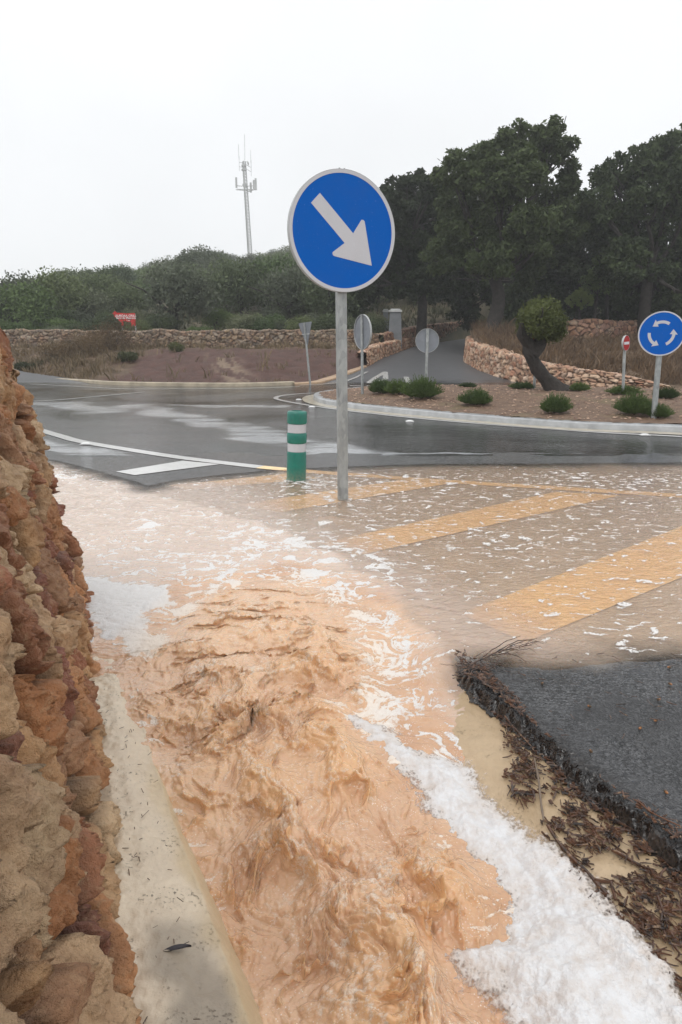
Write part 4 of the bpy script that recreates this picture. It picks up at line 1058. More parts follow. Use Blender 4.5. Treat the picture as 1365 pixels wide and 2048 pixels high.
# wood chips and pebbles on the island soil
rg = np.random.RandomState(95); n = 5200
x = rg.uniform(-1.2, 9, n); y = rg.uniform(9.3, 16.5, n); m = sdist(x, y, ISL) > .02; x = x[m]; y = y[m]; n = len(x)
z = isl_z(x, y)+.008; s = .009+.020*rg.rand(n)**2; a = rg.rand(n)*6.28
Vc = []
for dx_, dy_, dz_ in ((-1, -.5, 0), (1, -.5, 0), (1, .5, .2), (-1, .5, .2), (-.6, -.2, .9), (.6, -.2, .8), (.5, .3, .9), (-.6, .3, 1.0)):
    Vc.append(np.stack([x+(dx_*np.cos(a)-dy_*np.sin(a))*s, y+(dx_*np.sin(a)+dy_*np.cos(a))*s, z+dz_*s*.6], 1))
Vc = np.stack(Vc, 1).reshape(-1, 3); fb = np.array([(0, 1, 5, 4), (1, 2, 6, 5), (2, 3, 7, 6), (3, 0, 4, 7), (4, 5, 6, 7)])
Fc = (np.arange(n)[:, None, None]*8+fb[None]).reshape(-1, 4)
t = rg.rand(n)[:, None]; cc = np.array((.12, .06, .04))*(1-t)+np.array((.50, .34, .24))*t
me = mesh_np('wood_chips', Vc, Fc, False, None, dict(blade=np.repeat(cc, 8, 0)))
T = NT('wood_chips'); T.done(T.bsdf(T.attr('blade', 'Color'), .5)); o = link('wood_chips', me, T.m); tag(o, 'scattered wood chips and pebbles on the reddish island soil', 'mulch', kind='stuff')

# ------------------------------------------------------------------ signs
def galv_mat():
    T = NT('galvanised_steel'); cob = T.coord((1, 1, .5)); v = T.voro(38, cob, out='Color'); sc = T.n('ShaderNodeSeparateColor'); T.set(sc.inputs[0], v)
    n = T.noise(7, 5, .7, cob); n2 = T.noise(60, 4, .7, cob)
    f = T.math('ADD', T.math('MULTIPLY', sc.outputs[0], .22), T.math('MULTIPLY', n, .75))
    c = T.mix(T.rng(f, .3, .7), (.25, .265, .265), (.46, .48, .475)); c = T.mix(T.rng(n2, .6, .8, 0, .5), c, (.55, .53, .5))
    return T.done(T.bsdf(c, T.rng(n, .3, .7, .34, .55), T.bump(n2, .2, .002), Metallic=.35))
GALV = galv_mat()
def refl(name, c, rough=.28, coat=.3):
    T = NT(name); cob = T.coord(); d = T.noise(5, 5, .7, cob); e = T.noise(90, 3, .6, cob)
    cc = T.mix(T.rng(d, .45, .75, 0, .28), c, tuple(k*.72+.03 for k in c)); cc = T.mix(T.rng(e, .66, .74, 0, .30), cc, tuple(min(1, k+.25) for k in c))
    return T.done(T.bsdf(cc, rough, T.bump(e, .12, .001), Coat_Weight=coat, Coat_Roughness=.15, Specular_IOR_Level=coat))
BLUE = refl('blue_sheeting', (.0, .105, .47), .35, .06); WHITE = refl('white_sheeting', (.55, .55, .58)); RED = refl('red_sheeting', (.36, .008, .010), .4, .05); BACK = simple('sign_back_grey', (.22, .235, .26), .4, .2, nscale=6, namp=.15)
RIM = simple('sign_rim', (.42, .43, .43), .4, .2, nscale=8)
def frame_of(base, top, yaw):
    zu = (Vector(top)-Vector(base)).normalized(); nrm = Vector((math.sin(yaw), -math.cos(yaw), 0)); nrm = (nrm-zu*nrm.dot(zu)).normalized(); xr = zu.cross(nrm)
    M = Matrix((xr, zu, nrm)).transposed()          # local x right, y up, z out of the face
    return M
def post_profile(mb, M, L, w, d, c0=(0, 0)):
    a, b = w/2, d/2; ch = min(w, d)*.14
    ol = [(-a+ch, -b), (a-ch, -b), (a, -b+ch), (a, b-ch), (a-ch, b), (-a+ch, b), (-a, b-ch), (-a, -b+ch)]
    v = []
    for y in (-.1, L):
        for (x, z) in ol: v.append(M @ Vector((x+c0[0], y, z+c0[1])))
    n = 8; mb.add(v, [tuple(range(n)), tuple(reversed(range(n, 2*n)))]+[(i, n+i, n+(i+1) % n, (i+1) % n) for i in range(n)])
def disc(mb, M, c, r, z0, z1, n=72, r2=None):
    ol = [(c[0]+r*math.cos(2*math.pi*k/n), c[1]+r*math.sin(2*math.pi*k/n)) for k in range(n)]
    mb.prism(ol, z0, z1, M.to_4x4())
def ringm(mb, M, c, r0, r1, z0, z1, n=72):
    MM = M
    v = []
    for (r, z) in ((r0, z0), (r1, z0), (r1, z1), (r0, z1)):
        for k in range(n):
            t = 2*math.pi*k/n; v.append(MM @ Vector((c[0]+r*math.cos(t), c[1]+r*math.sin(t), z)))
    f = [(j*n+k, j*n+(k+1) % n, ((j+1) % 4)*n+(k+1) % n, ((j+1) % 4)*n+k) for j in range(4) for k in range(n)]
    mb.add(v, f)
def arrow_outline(L0=-.325, L1=.345, w=.052, hl=.285, hw=.178, back=.004):
    """straight arrow pointing +x, with swept-back rounded barbs"""
    pts = [(L0, -w), (L1-hl+back, -w)]
    bx, by = L1-hl-.02, -hw
    for t in np.linspace(0, 1, 6):
        a = math.radians(205+ t*110); pts.append((bx+.022+.022*math.cos(a), by+.022*math.sin(a)+.012))
    pts.append((L1, 0))
    return pts + [(x, -y) for x, y in reversed(pts[:-1])]
def tri(mb, ol, z0, z1, M, rot=0, sc=1, off=(0, 0)):
    c, s_ = math.cos(rot), math.sin(rot)
    o2 = [((x*c-y*s_)*sc+off[0], (x*s_+y*c)*sc+off[1]) for x, y in ol]
    if sum(o2[i][0]*o2[(i+1) % len(o2)][1]-o2[(i+1) % len(o2)][0]*o2[i][1] for i in range(len(o2))) < 0: o2.reverse()
    mb.prism(o2, z0, z1, M.to_4x4())
# --- main blue sign
bx, by = G(692, 1005); base = Vector((bx, by, 0)); Yp = by
ctr = R(687.5, 463, Yp); dia = R(682, 341, Yp).z - R(682, 585.5, Yp).z; rad = dia/2*1.01
root = empty('traffic_sign', base, 'large round blue sign with white arrow pointing down right on a grey post', 'traffic sign')
M = frame_of(base, Vector((ctr.x, ctr.y, ctr.z)), RAD(23)); zc = (ctr-base).length; zc = zc
mb = MB(); post_profile(mb, M, zc+rad*.72, .074, .042, (0, -.052)); mb.build('post', GALV, root, smooth=False)
for dy in (-.22, .22):
    mb = MB(); mb.box((0, zc+dy*rad*2, -.028), (.16, .035, .008), M.to_4x4()); mb.box((0, zc+dy*rad*2, -.052), (.094, .03, .060), M.to_4x4())
    mb.build('clamp', GALV, root, smooth=False)
mb = MB(); disc(mb, M, (0, zc), rad*.985, -.018, -.004, 96); mb.build('sign_plate', RIM, root, smooth=False)
mb = MB(); ringm(mb, M, (0, zc), rad*.935, rad*.992, -.006, .0015, 96); mb.build('border', WHITE, root, smooth=False)
mb = MB(); ringm(mb, M, (0, zc), rad*.992, rad*1.0, -.034, .002, 96); mb.build('rim', RIM, root, smooth=False)
mb = MB(); disc(mb, M, (0, zc), rad*.937, -.004, -.0005, 96); fc = mb.build('sign_face', BLUE, root, smooth=False)
mb = MB(); tri(mb, arrow_outline(), -.0005, .0012, M, RAD(-45), rad/.45, (0, zc)); mb.build('arrow', WHITE, fc, smooth=False)
for dx in (-.018, .018):
    mb = MB(); mb.tube([M @ Vector((dx, zc+rad*.995, -.018)), M @ Vector((dx, zc+rad*1.022, -.018))], .005, 8); mb.build('rivet', GALV, root)
# --- roundabout sign
def arc_arrow(r, w, a0, a1, hl, hw):
    n = 14; out = []; sgn = 1 if a1 > a0 else -1
    ab = a1-sgn*hl
    for k in range(n+1): a = a0+(ab-a0)*k/n; out.append(((r+w)*math.cos(a), (r+w)*math.sin(a)))
    out.append(((r+hw)*math.cos(ab), (r+hw)*math.sin(ab))); out.append((r*math.cos(a1), r*math.sin(a1))); out.append(((r-hw)*math.cos(ab), (r-hw)*math.sin(ab)))
    for k in range(n+1): a = ab+(a0-ab)*k/n; out.append(((r-w)*math.cos(a), (r-w)*math.sin(a)))
    return out
p = isl_point(1309, 838)
c = R(1324, 667, p.y); rad = (R(1324, 622, p.y).z-R(1324, 712, p.y).z)/2
root = empty('traffic_sign', p, 'round blue roundabout sign with three circling white arrows at the right edge', 'traffic sign')
M = frame_of(p, c, RAD(-18)); zc = (c-p).length
mb = MB(); mb.tube([M @ Vector((0, -.1, -.055)), M @ Vector((0, zc+rad*.7, -.055))], .038, 16); mb.build('post', GALV, root)
mb = MB(); disc(mb, M, (0, zc), rad*.985, -.012, 0, 72); mb.build('sign_plate', RIM, root, smooth=False)
mb = MB(); ringm(mb, M, (0, zc), rad*.94, rad, -.014, .004, 72); mb.build('border', WHITE, root, smooth=False)
mb = MB(); disc(mb, M, (0, zc), rad*.942, 0, .002, 72); fc = mb.build('sign_face', BLUE, root, smooth=False)
for k in range(3):
    a0 = RAD(55+120*k-0)
    mb = MB(); tri(mb, arc_arrow(rad*.52, rad*.065, a0, a0+RAD(86), RAD(26), rad*.17), .002, .0045, M, 0, 1, (0, zc)); mb.build('arrow', WHITE, fc, smooth=False)
# --- signs seen from behind or edge-on
def back_sign(u0, v0, uc, vc, rpx, yaw, label, shape='round', surf='isl', postr=.03, front=None, Y=None):
    p = isl_point(u0, v0) if surf == 'isl' else Vector((*GS(u0, v0), 0))
    if surf != 'isl': p.z = gz(p.x, p.y)
    if Y is not None: p = on_ground(u0, Y)
    c = R(uc, vc, p.y); r = (R(uc, vc-rpx, p.y).z-R(uc, vc+rpx, p.y).z)/2
    root = empty('traffic_sign', p, label, 'traffic sign'); M = frame_of(p, c, yaw); zc = (c-p).length
    mb = MB(); post_profile(mb, M, zc+r*.95, .055, .035, (0, -.03)); mb.build('post', GALV, root, smooth=False)
    mb = MB(); fb_ = MB()
    if shape == 'round': disc(mb, M, (0, zc), r, -.012, 0, 48); disc(fb_, M, (0, zc), r*.97, 0, .002, 48)
    else:
        ol = [(-r*1.05, r*.9), (-r*1.0, r*.98), (r*1.0, r*.98), (r*1.05, r*.9), (r*.06, -r*.95), (-r*.06, -r*.95)]
        tri(mb, ol, -.012, 0, M, 0, 1, (0, zc)); tri(fb_, ol, 0, .002, M, 0, .96, (0, zc))
    mb.build('sign_plate', BACK, root, smooth=False); f = fb_.build('sign_face', front or WHITE, root, smooth=False)
    mb = MB(); ringm(mb, M, (0, zc), r*.98, r*1.01, -.03, .003, 48) if shape == 'round' else mb.box((0, zc, -.02), (r*1.2, .03, .012), M.to_4x4()); mb.build('rim', RIM, root, smooth=False)
    return root, M, zc, r, f
back_sign(728, 788, 727, 664, 35, RAD(180-62), 'grey back of a round sign seen nearly edge-on right of the arrow sign post')
back_sign(852, 778, 855, 681, 24, RAD(177), 'plain grey back of a round sign above the dense rosemary shrub')
back_sign(622, 757, 613, 668, 24, RAD(180-55), 'grey triangular give way sign back on the slope left of the main post', 'tri', 'gs', Y=18.6)
back_sign(1066, 778, 1073, 690, 18, RAD(-68), 'small round sign turned edge-on against the leaning trunk', front=RED)
_, M, zc, r, f = back_sign(1250, 790, 1254, 686, 15.5, RAD(44), 'red round no entry sign with white bar behind the island', front=RED, Y=None)
mb = MB(); tri(mb, [(-r*.72, -r*.17), (r*.72, -r*.17), (r*.72, r*.17), (-r*.72, r*.17)], .002, .005, M, 0, 1, (0, zc)); mb.build('bar', WHITE, f, smooth=False)
# --- cow shaped sign on the far wall
COW = [(165, 240), (100, 190), (165, 150), (190, 105), (245, 105), (290, 165), (360, 160), (700, 190), (1070, 175), (1095, 230), (1085, 700), (1010, 740), (1000, 660), (960, 640), (930, 740), (880, 740), (910, 600), (850, 560), (700, 540), (600, 510), (560, 540), (545, 715), (465, 720), (455, 560), (350, 490), (330, 400), (250, 350), (180, 350)]
Yc = 26.9; pb = R(250, 657, Yc); sc_ = 60/1365/F*Yc
root = empty('cow_sign', (pb.x, Yc, pb.z-.9), 'red cow shaped sign with white lettering standing behind the far wall', 'sign')
ol = [((x-600)*sc_, (730-y)*sc_) for x, y in COW]; zb = .9+.09
mb = MB(); mb.prism([(x, z) for x, z in reversed(ol)], 0, .03, Matrix.Translation((0, 0, zb)) @ Matrix(((1, 0, 0, 0), (0, 0, 1, 0), (0, 1, 0, 0), (0, 0, 0, 1))))
REDP = simple('red_paint', (.50, .022, .018), .4, nscale=4, namp=.15)
plate = mb.build('cow_plate', REDP, root, smooth=False)
mb = MB()
for x in (-.11, .40): mb.box((x, .045, .45), (.05, .03, 1.2))
mb.build('support', GALV, root, smooth=False)
WP = simple('white_letters', (.75, .72, .70), .5)
def text(s, size, M, parent, name='lettering', ext=.002):
    cu = bpy.data.curves.new(name, 'FONT'); cu.body = s; cu.size = size; cu.align_x = 'CENTER'; cu.align_y = 'CENTER'; cu.extrude = ext; cu.offset = size*.02
    tmp = bpy.data.objects.new('tmp', cu); COL.objects.link(tmp)
    dg = bpy.context.evaluated_depsgraph_get(); me = bpy.data.meshes.new_from_object(tmp.evaluated_get(dg)); bpy.data.objects.remove(tmp)
    me.transform(M); return link(name, me, WP, parent)
RX = Matrix.Rotation(math.pi/2, 4, 'X')
text('AURORA GRILL', .115, Matrix.Translation((.07, -.006, zb+(730-295)*sc_)) @ RX, plate)
text('Bona de Menorca', .105, Matrix.Translation((.07, -.006, zb+(730-385)*sc_)) @ RX, plate)
text('1 km', .07, Matrix.Translation((.15, -.006, zb+(730-485)*sc_)) @ RX, plate)

# --- bollard
bx, by = G(593, 962); p = Vector((bx, by, .0)); H = R(597, 820, by).z; r0 = 19.6*(by*cp+1.0*sp)/F
root = empty('bollard', p, 'green cylindrical bollard with two white reflective bands standing in the water', 'bollard')
root.rotation_euler = (0, RAD(1.6), 0)
def teal():
    T = NT('green_plastic'); cob = T.coord(); a = T.noise(9, 5, .7, cob); b = T.noise(60, 4, .7, cob); sx = T.n('ShaderNodeSeparateXYZ'); T.set(sx.inputs[0], cob)
    c = T.mix(T.rng(a, .35, .7), (.0, .19, .14), (.012, .13, .10)); m_ = T.math('MULTIPLY', T.rng(T.math('ADD', sx.outputs[2], T.math('MULTIPLY', b, .06)), .02, .16, 1, 0), .55)
    c = T.mix(T.math('MULTIPLY', m_, T.rng(b, .35, .65)), c, (.42, .29, .18)); c = T.mix(T.rng(b, .62, .72, 0, .35), c, (.20, .30, .26))
    return T.done(T.bsdf(c, .38, T.bump(a, .15, .004), Coat_Weight=.3, Coat_Roughness=.2))
TEAL = teal()
mb = MB(); mb.lathe([(r0*.90, -.05), (r0*1.05, -.02), (r0*1.06, .012), (r0*.98, .028), (r0, .04), (r0*.985, H*.405), (r0*.97, H*.418), (r0*.90, H*.425), (r0*.90, H*.545), (r0*.97, H*.55), (r0*1.0, H*.56), (r0*1.0, H*.675), (r0*.97, H*.685), (r0*.90, H*.69),
    (r0*.90, H*.815), (r0*.98, H*.822), (r0*1.0, H*.835), (r0*1.0, H*.955), (r0*.97, H*.975), (r0*.90, H*.985), (r0*.6, H*.99), (r0*.58, H*.965), (r0*.3, H*.965)], 48); mb.build('body', TEAL, root)
for a, b_ in ((.428, .543), (.692, .813)):
    mb = MB(); v = []
    mb.lathe([(r0*.9, H*a), (r0*.925, H*a+.001), (r0*.925, H*b_-.001), (r0*.9, H*b_)], 48); mb.build('reflective_band', WHITE, root)
# --- road studs
STUD = simple('stud_white', (.75, .75, .74), .25)
sm = MB(); sm.prism([(-.06, -.04), (.06, -.04), (.06, .04), (-.06, .04)], 0, .004); sm.lathe([(.055, .004), (.05, .014), (.03, .02), (.01, .021)], 16, Matrix.Diagonal((1.0, .75, 1, 1))); smm = sm.mesh('road_stud'); smm.materials.append(STUD)
for u, v, lab in ((172, 889, 'white road stud on the edge line nearest the stone wall'), (598, 800, 'white road stud inside the painted loop at the island tip'), (624, 815, 'white road stud beside the gutter at the island tip'), (820, 843.5, 'white road stud on the inner line in front of the island'), (1290, 871, 'white road stud on the inner line below the roundabout sign')):
    x, y = G(u, v); o = bpy.data.objects.new('road_stud', smm); COL.objects.link(o); o.location = (x, y, .006); tag(o, lab, 'road stud', 'road studs along the lines')
# --- telecom mast and distant pole
def mast():
    Y = 165.0; p = R(497, 520, Y); t = R(488, 322, Y); k = Y/F; z0 = gz(p.x, 125)-2
    b = Vector((p.x+.7, Y, z0)); root = empty('telecom_mast', b, 'tall pale lattice telecom mast with antennas rising above the hill', 'mast')
    STL = simple('mast_steel', (.42, .43, .42), .5, nscale=1, namp=.15)
    top = t-b; mb = MB(); n = 44
    def leg(i, f):
        w = (1.15-.45*f); a = i*2.094+.4; c_ = Vector((0, 0, 0)).lerp(top, f); return c_+Vector((math.cos(a)*w*.55, math.sin(a)*w*.55, 0))
    for i in range(3): mb.tube([leg(i, f/10) for f in range(11)], .12, 6)
    for j in range(n):
        f0 = j/n; f1 = (j+1)/n
        for i in range(3):
            mb.tube([leg(i, f0), leg((i+1) % 3, f1)], .055, 4); mb.tube([leg(i, f1), leg((i+1) % 3, f1)], .035, 4)
    mb.build('lattice', STL, root)
    def L(u, v, dy=0): return R(u, v, Y+dy)-b
    mb = MB()
    for vv in (379, 371): mb.tube([L(472, vv, 1), L(490, vv+1, 0), L(512, vv, -1)], .09, 6)
    mb.tube([L(493, 384), L(511, 378, -1)], .09, 6); mb.tube([L(475, 378, 1), L(505, 378, 3)], .07, 6); mb.build('platform', STL, root)
    for u, va, vb, d in ((473, 356, 374, 1), (508, 361, 376, -1), (512, 358, 378, -1), (502, 366, 383, 1)):
        m2 = MB(); c0 = L(u, (va+vb)/2, d); m2.box(c0, (.42, .2, (vb-va)*k)); m2.build('panel_antenna', STL, root, smooth=False)
    for u, va, vb in ((490, 268, 320), (479, 312, 341), (503, 320, 352), (478, 288, 316), (502, 300, 326)):
        m2 = MB(); m2.tube([L(u, vb), L(u-.5, va)], .05, 5); m2.build('whip_antenna', STL, root)
    m2 = MB()
    for va, vb in ((323, 335), (332, 343)): m2.tube([L(479, va+1), L(488, va+3), L(503, vb)], .05, 5)
    m2.box(L(488, 331), (1.0, .8, .25)); m2.box(L(488, 339), (1.0, .8, .25)); m2.build('bracket', STL, root, smooth=False)
    m2 = MB(); m2.lathe([(.45, 0), (.5, .1), (.3, .3), (.05, .35)], 14, Matrix.Translation(L(495, 326)) @ Matrix.Rotation(RAD(70), 4, 'Y')); m2.build('dish', STL, root); m2 = MB(); m2.lathe([(.5, 0), (.5, .3), (.3, .35)], 14, Matrix.Translation(L(490, 370)) @ Matrix.Rotation(RAD(90), 4, 'X')); m2.build('dish', STL, root)
    Y2 = 150.0; p = R(368, 520, Y2); t2 = R(368, 498, Y2); z0 = gz(p.x, 125)-1; b2 = Vector((p.x, Y2, z0))
    root = empty('utility_pole', b2, 'small distant dark pole with fittings on the ridge left of the mast', 'pole')
    mb = MB(); mb.tube([(0, 0, 0), t2-b2], .12, 8); mb.build('post', BARK, root)
    mb = MB(); q0 = t2-b2; mb.box((q0.x+.3, 0, q0.z-.3), (1.3, .15, .15)); mb.box((q0.x+.8, 0, q0.z-.1), (.2, .2, .7)); mb.box((q0.x+.35, 0, q0.z-1.0), (.5, .3, .5)); mb.build('crossarm', BARK, root, smooth=False)
mast()
# --- gate pillars and posts by the side road
PIL = simple('pillar_render', (.17, .18, .19), .7, nscale=3, namp=.2, bumps=(20, .5, .02)); CAP = simple('white_cap', (.50, .51, .50), .6, nscale=5)
def pillar(u, vt, vb, wpx, Y, label, mat, cap=CAP, taper=.75):
    t = R(u, vt, Y); bt = R(u, vb, Y); w = wpx*Y/F; root = empty('gate_pillar', (bt.x, Y, bt.z), label, 'pillar', )
    h = t.z-bt.z; a = w/2; b_ = a*taper; mb = MB()
    v = [(-a, -a*.7, -.4), (a, -a*.7, -.4), (a, a*.7, -.4), (-a, a*.7, -.4), (-b_, -b_*.7, h), (b_, -b_*.7, h), (b_, b_*.7, h), (-b_, b_*.7, h)]
    mb.add(v, [(3, 2, 1, 0), (4, 5, 6, 7), (0, 1, 5, 4), (1, 2, 6, 5), (2, 3, 7, 6), (3, 0, 4, 7)]); mb.build('shaft', mat, root, smooth=False)
    mb = MB(); mb.box((0, 0, h+.045), (b_*2.3, b_*1.9, .08)); mb.box((0, 0, h+.11), (b_*1.7, b_*1.3, .05)); mb.build('cap', cap, root, smooth=False)
pillar(790, 624, 690, 28, 29.5, 'broad grey tapering pillar with a white cap beyond the low pinkish wall', PIL)
pillar(771, 624, 690, 10, 31.5, 'slim grey pillar with a white cap just left of the broad one', PIL, taper=1)
pillar(997, 628, 668, 10, 33.0, 'pale slender gate post beside the oak trunk at the top of the side road', simple('pale_stone', (.46, .42, .36), .7, nscale=4), simple('pale_cap', (.50, .44, .36), .7), 1)

# ------------------------------------------------------------------ debris by the asphalt edge
def twig_mat():
    T = NT('wet_twigs'); a = T.noise(38, 2, .5); c = T.mix(T.rng(a, .35, .68), (.018, .011, .009), (.12, .055, .030)); b = T.noise(90, 1); c = T.mix(T.rng(b, .60, .68, 0, .7), c, (.30, .19, .11))
    return T.done(T.bsdf(c, .35, Coat_Weight=.3, Coat_Roughness=.15))
TWIG = twig_mat()
def ground_z(x, y):
    n, t = nt(x, y)
    if n > 1.262 and t > -2.05: return .016
    if n < 1.25 and t > -1.95: return float(np.interp(n, [.80, .97, 1.08, 1.30], [-.24, -.115, -.072, -.040]))+.004
    return .014
def debris():
    rd = random.Random(12); rgd = np.random.RandomState(12); V = []; Fc = []; Cc = []; mb = MB()
    area = [tuple(p) for p in GP([(905, 1335), (940, 1335), (1000, 1400), (1040, 1440), (1110, 1530), (1250, 1640), (1400, 1720), (1420, 2000), (1365, 1960), (1290, 1900), (1210, 1800), (1150, 1730), (1080, 1640), (1010, 1560), (1003, 1440), (950, 1400)], -.05)]
    A = np.array(area); x0, y0 = A.min(0); x1, y1 = A.max(0); cnt = 0
    def piece(x, y, L, r, col_i, ez=.004):
        z = ground_z(x, y)+ez+rd.random()*.006; a = rd.gauss(-1.05, .75); tilt = rd.gauss(0, .10); bend = rd.gauss(0, .18)
        d = Vector((math.cos(a), math.sin(a), tilt)); s_ = Vector((-math.sin(a), math.cos(a), 0))
        mb.tube([Vector((x, y, z))-d*L/2, Vector((x, y, z))+s_*L*bend*.4, Vector((x, y, z))+d*L/2], [r, r*1.05, r*.6], 5)
    xs = rgd.uniform(x0, x1, 60000); ys = rgd.uniform(y0, y1, 60000); dd = sdist(xs, ys, area); n, t = nt(xs, ys)
    dens = fbm(xs*9, ys*9, 4, 500, .6)+.12
    edge = np.exp(-((n-1.235)/.055)**2); inner = np.exp(-((n-(1.02+.04*np.sin(t*6)))/.05)**2)*(t > -1.75)
    pr = (.06+.75*sstep(.0, .42, dens)+.35*edge+.45*inner)*(t > -2.1)
    ok = (dd > 0) & (rgd.rand(60000) < pr*.17)
    for x, y in zip(xs[ok], ys[ok]):
        L = min(.06, abs(rd.gauss(.012, .012))+.006); piece(x, y, L, rd.uniform(.0008, .0024)*(1+L*12), 0); cnt += 1
    # sparse litter on the wet asphalt
    for _ in range(170):
        u = rd.uniform(960, 1365); v = rd.uniform(1315, 1700)
        if v > 1430 and rd.random() < .75: continue
        x, y = G(u, v, .01); nn_, t_ = nt(x, y)
        if nn_ < 1.27: continue
        piece(x, y, abs(rd.gauss(.012, .015))+.006, rd.uniform(.0008, .002), 0)
    # on the ledge
    for _ in range(70):
        t_ = rd.uniform(-2.2, -.7); n_ = rd.uniform(.03, .13); x, y = xy(n_, t_); mb.tube([(x, y, -.012), (x+rd.gauss(0, .008), y+rd.gauss(0, .01), -.012)], .0009, 4)
    o = mb.build('twig_litter', TWIG); tag(o, 'dark brown twig and bark litter washed along the asphalt edge', 'debris', kind='stuff')
    # bark flakes
    m3 = MB()
    for x, y in list(zip(xs[ok], ys[ok]))[::4]:
        s_ = rd.uniform(.003, .011); z = ground_z(x, y)+.006; a = rd.random()*6.28; T3 = Matrix.Translation((x, y, z)) @ Matrix.Rotation(a, 4, 'Z') @ Matrix.Rotation(rd.gauss(0, .4), 4, 'X')
        m3.prism([(-s_, -s_*.4), (s_*.7, -s_*.5), (s_, s_*.3), (-s_*.3, s_*.55)], -.0012, .0012, T3)
    o = m3.build('bark_flakes', simple('bark_flakes', (.11, .05, .025), .45, nscale=25, namp=.6), smooth=False); tag(o, 'reddish brown bark flakes among the twigs beside the asphalt', 'debris', kind='stuff')
debris()
def stick(pts_px, r0, r1, name, label, cat, z=None, mat=TWIG, sub=()):
    P = []
    for k, (u, v) in enumerate(pts_px):
        zz = -.03 if z is None else (z[k] if hasattr(z, '__len__') else z)
        x, y = G(u, v, zz); P.append(Vector((x, y, zz)))
    b = P[0].copy(); mb = MB(); n = len(P); rr = [r0+(r1-r0)*i/(n-1) for i in range(n)]
    Q = resample(np.array([tuple(p) for p in P])[:, :2], .02); S_ = np.linspace(0, 1, len(Q)); zi = np.interp(S_, np.linspace(0, 1, n), [p.z for p in P])
    mb.tube([Vector((q_[0], q_[1], zz+.0012*math.sin(i*2.1)))-b for i, (q_, zz) in enumerate(zip(Q, zi))], [(r0+(r1-r0)*s_)*(1+.12*math.sin(i*1.7)) for i, s_ in enumerate(S_)], 7)
    for sp_ in sub:
        pp = [Vector((*G(u, v, zz), zz))-b for u, v, zz in sp_]; mb.tube(pp, [r1*1.2]+[r1*.7]*(len(pp)-1), 5)
    o = mb.build(name, mat, loc=b); tag(o, label, cat); return o
stick([(1068, 1510), (1078, 1560), (1082, 1600), (1088, 1640)], .0035, .003, 'stick', 'pale grey bent stick lying along the top of the litter', 'stick', -.045, simple('grey_wood', (.20, .15, .11), .5, nscale=30))
stick([(1095, 1650), (1130, 1700), (1175, 1745), (1215, 1790)], .004, .0055, 'stick', 'longest dark forked stick at the edge of the foam', 'stick', [-.055, -.065, -.07, -.07], TWIG, [[(1190, 1762, -.07), (1222, 1765, -.06), (1232, 1800, -.068)]])
stick([(1272, 1600), (1300, 1622), (1335, 1640), (1362, 1652)], .002, .0015, 'stick', 'thin reddish twig lying on the black asphalt edge', 'stick', [.02, .03, .03, .025], simple('red_twig', (.16, .07, .035), .5))
stick([(1010, 1432), (1050, 1478), (1068, 1500)], .003, .002, 'stick', 'short dark stick at the crumbling asphalt edge', 'stick', [-.02, -.03, -.03])
stick([(1190, 1655), (1225, 1668), (1245, 1680)], .006, .005, 'stick', 'thick black stub on the sandy concrete below the asphalt', 'stick', -.05)
stick([(1225, 1700), (1270, 1725), (1310, 1745)], .005, .004, 'stick', 'stout brown stick across the bundle of twigs on the right', 'stick', -.05)
# washed up brushy branch at the asphalt corner
def branch():
    b = Vector((*G(925, 1335, .015), .015)); root = None; mb = MB(); rd = random.Random(4)
    def curve(px, zs, r0, r1):
        pts = [Vector((*G(u, v, z_), z_))-b for (u, v), z_ in zip(px, zs)]; Q = []
        for i in range(len(pts)-1):
            for k in range(4): Q.append(pts[i].lerp(pts[i+1], k/4)+Vector((rd.gauss(0, .0012), rd.gauss(0, .0012), rd.gauss(0, .001))))
        Q.append(pts[-1]); n = len(Q); mb.tube(Q, [r0+(r1-r0)*i/(n-1) for i in range(n)], 6)
    curve([(925, 1335), (965, 1318), (1000, 1300), (1035, 1282), (1075, 1277)], [.018, .03, .05, .06, .055], .0042, .0008)
    curve([(955, 1322), (985, 1300), (1015, 1282), (1042, 1272)], [.02, .05, .08, .10], .0026, .0007)
    curve([(1000, 1306), (1020, 1292), (1050, 1282), (1095, 1285)], [.03, .05, .055, .03], .0024, .0006)
    curve([(985, 1312), (1015, 1306), (1035, 1312), (1055, 1324)], [.03, .03, .025, .02], .0024, .0012)
    curve([(935, 1336), (900, 1330), (880, 1328)], [.018, .022, .02], .0014, .0006)
    for _ in range(34):
        u = rd.uniform(985, 1070); v = 1312-(u-985)*.36+rd.gauss(0, 4); du = rd.uniform(12, 34); curve([(u, v), (u+du*.5, v-rd.uniform(-2, 9)), (u+du, v-rd.uniform(-8, 12))], [.03, .035, .03], .0011, .0004)
    for _ in range(60):
        u = rd.uniform(905, 990); v = 1345-(u-905)*.25+rd.gauss(0, 8); curve([(u, v), (u+rd.uniform(8, 30), v+rd.gauss(0, 7))], [.02, .022], .0016, .0007)
    o = mb.build('branch', TWIG, loc=b); tag(o, 'brushy dead branch caught on the asphalt corner at the waterline', 'branch')
branch()
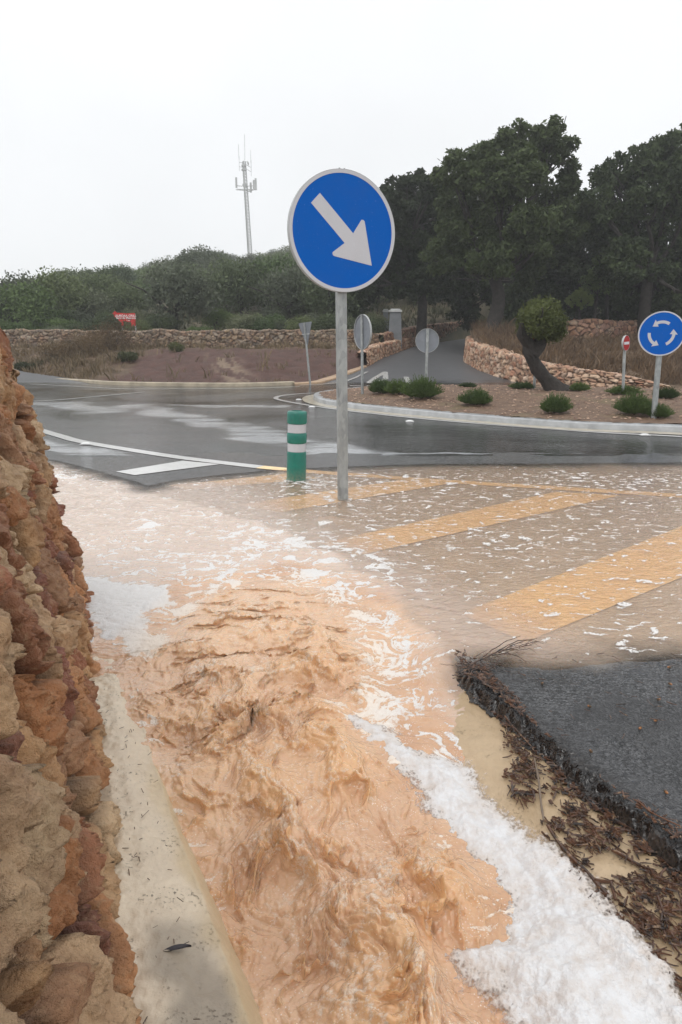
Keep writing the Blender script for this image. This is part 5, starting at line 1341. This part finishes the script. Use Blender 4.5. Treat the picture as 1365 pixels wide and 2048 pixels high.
# acorns and the curled leaf
ac = MB(); ac.lathe([(.0004, -.008), (.0026, -.0068), (.0038, -.003), (.0038, .0015), (.003, .0045)], 14); acm = ac.mesh('nut')
ac = MB(); ac.lathe([(.0042, .000), (.0044, .0022), (.0033, .0045), (.0008, .0056), (.0006, .008)], 14); cupm = ac.mesh('cup')
ACM = simple('acorn', (.30, .13, .05), .3, nscale=60, namp=.3); CUPM = simple('acorn_cup', (.10, .06, .03), .7); acm.materials.append(ACM); cupm.materials.append(CUPM)
for i, (u, v, lab) in enumerate(((1183, 1502, 'pale acorn alone in the middle of the dry asphalt'), (1313, 1440, 'acorn on the asphalt nearest the right edge of the puddle'), (1333, 1583, 'reddish acorn lowest on the asphalt near the right edge'), (1318, 1398, 'pale brown acorn with its cup at the puddle edge'), (1180, 1412, 'dark acorn left of the others by the puddle'), (1282, 1455, 'small acorn between the puddle and the middle of the asphalt'), (1341, 1367, 'acorn at the right in the thin water sheet'), (1085, 1366, 'acorn beside the twigs near the asphalt corner'), (1340, 1334, 'farthest acorn at the right in the shallow water'))):
    x, y = G(u, v, .02); r = empty('acorn', (x, y, .0185), lab, 'acorn', 'acorns strewn on the asphalt', i*1.3); r.rotation_euler = (RAD(84), 0, i*1.7)
    for nm, mm in (('nut', acm), ('cup', cupm)):
        c = bpy.data.objects.new(nm, mm); COL.objects.link(c); c.parent = r
x, y = G(355, 1904, -.02); ml = MB(); nL = 12; LL = .028; W_ = .0055; v = []
for i in range(nL+1):
    t = i/nL; a = (t-.5)*2*LL; w = W_*math.sin(math.pi*min(1, max(0, t)))**.7+.0003
    for s_ in (-1, 0, 1): v.append((a, s_*w, .003+(.004 if s_ else 0)*1.0+.003*math.sin(t*math.pi)))
f = [(i*3+k, i*3+k+1, (i+1)*3+k+1, (i+1)*3+k) for i in range(nL) for k in range(2)]; nv_ = len(v); v += [(a, b_, c-.0008) for a, b_, c in v]; f += [tuple(nv_+q_ for q_ in reversed(t_)) for t_ in f]
ml.add(v, f); ml.tube([(-LL, 0, .004), (-LL-.010, .001, .003)], [.0008, .0005], 5)
o = ml.build('leaf', simple('dark_leaf', (.045, .038, .045), .45), loc=Vector((x, y, -.018))); o.rotation_euler = (0, 0, RAD(14)); tag(o, 'single dark curled leaf lying on the wet concrete ledge', 'leaf')

# ------------------------------------------------------------------ rain haze
hz = MB(); hz.box((0, 75, 24.5), (330, 210, 52))
T = NT('haze'); pv = T.n('ShaderNodeVolumePrincipled'); pv.inputs['Color'].default_value = (.97, .985, 1, 1); pv.inputs['Density'].default_value = .0022; pv.inputs['Anisotropy'].default_value = .2
T.t.links.new(pv.outputs[0], T.out.inputs['Volume'])
o = hz.build('haze', T.m, smooth=False); o['kind'] = 'stuff'
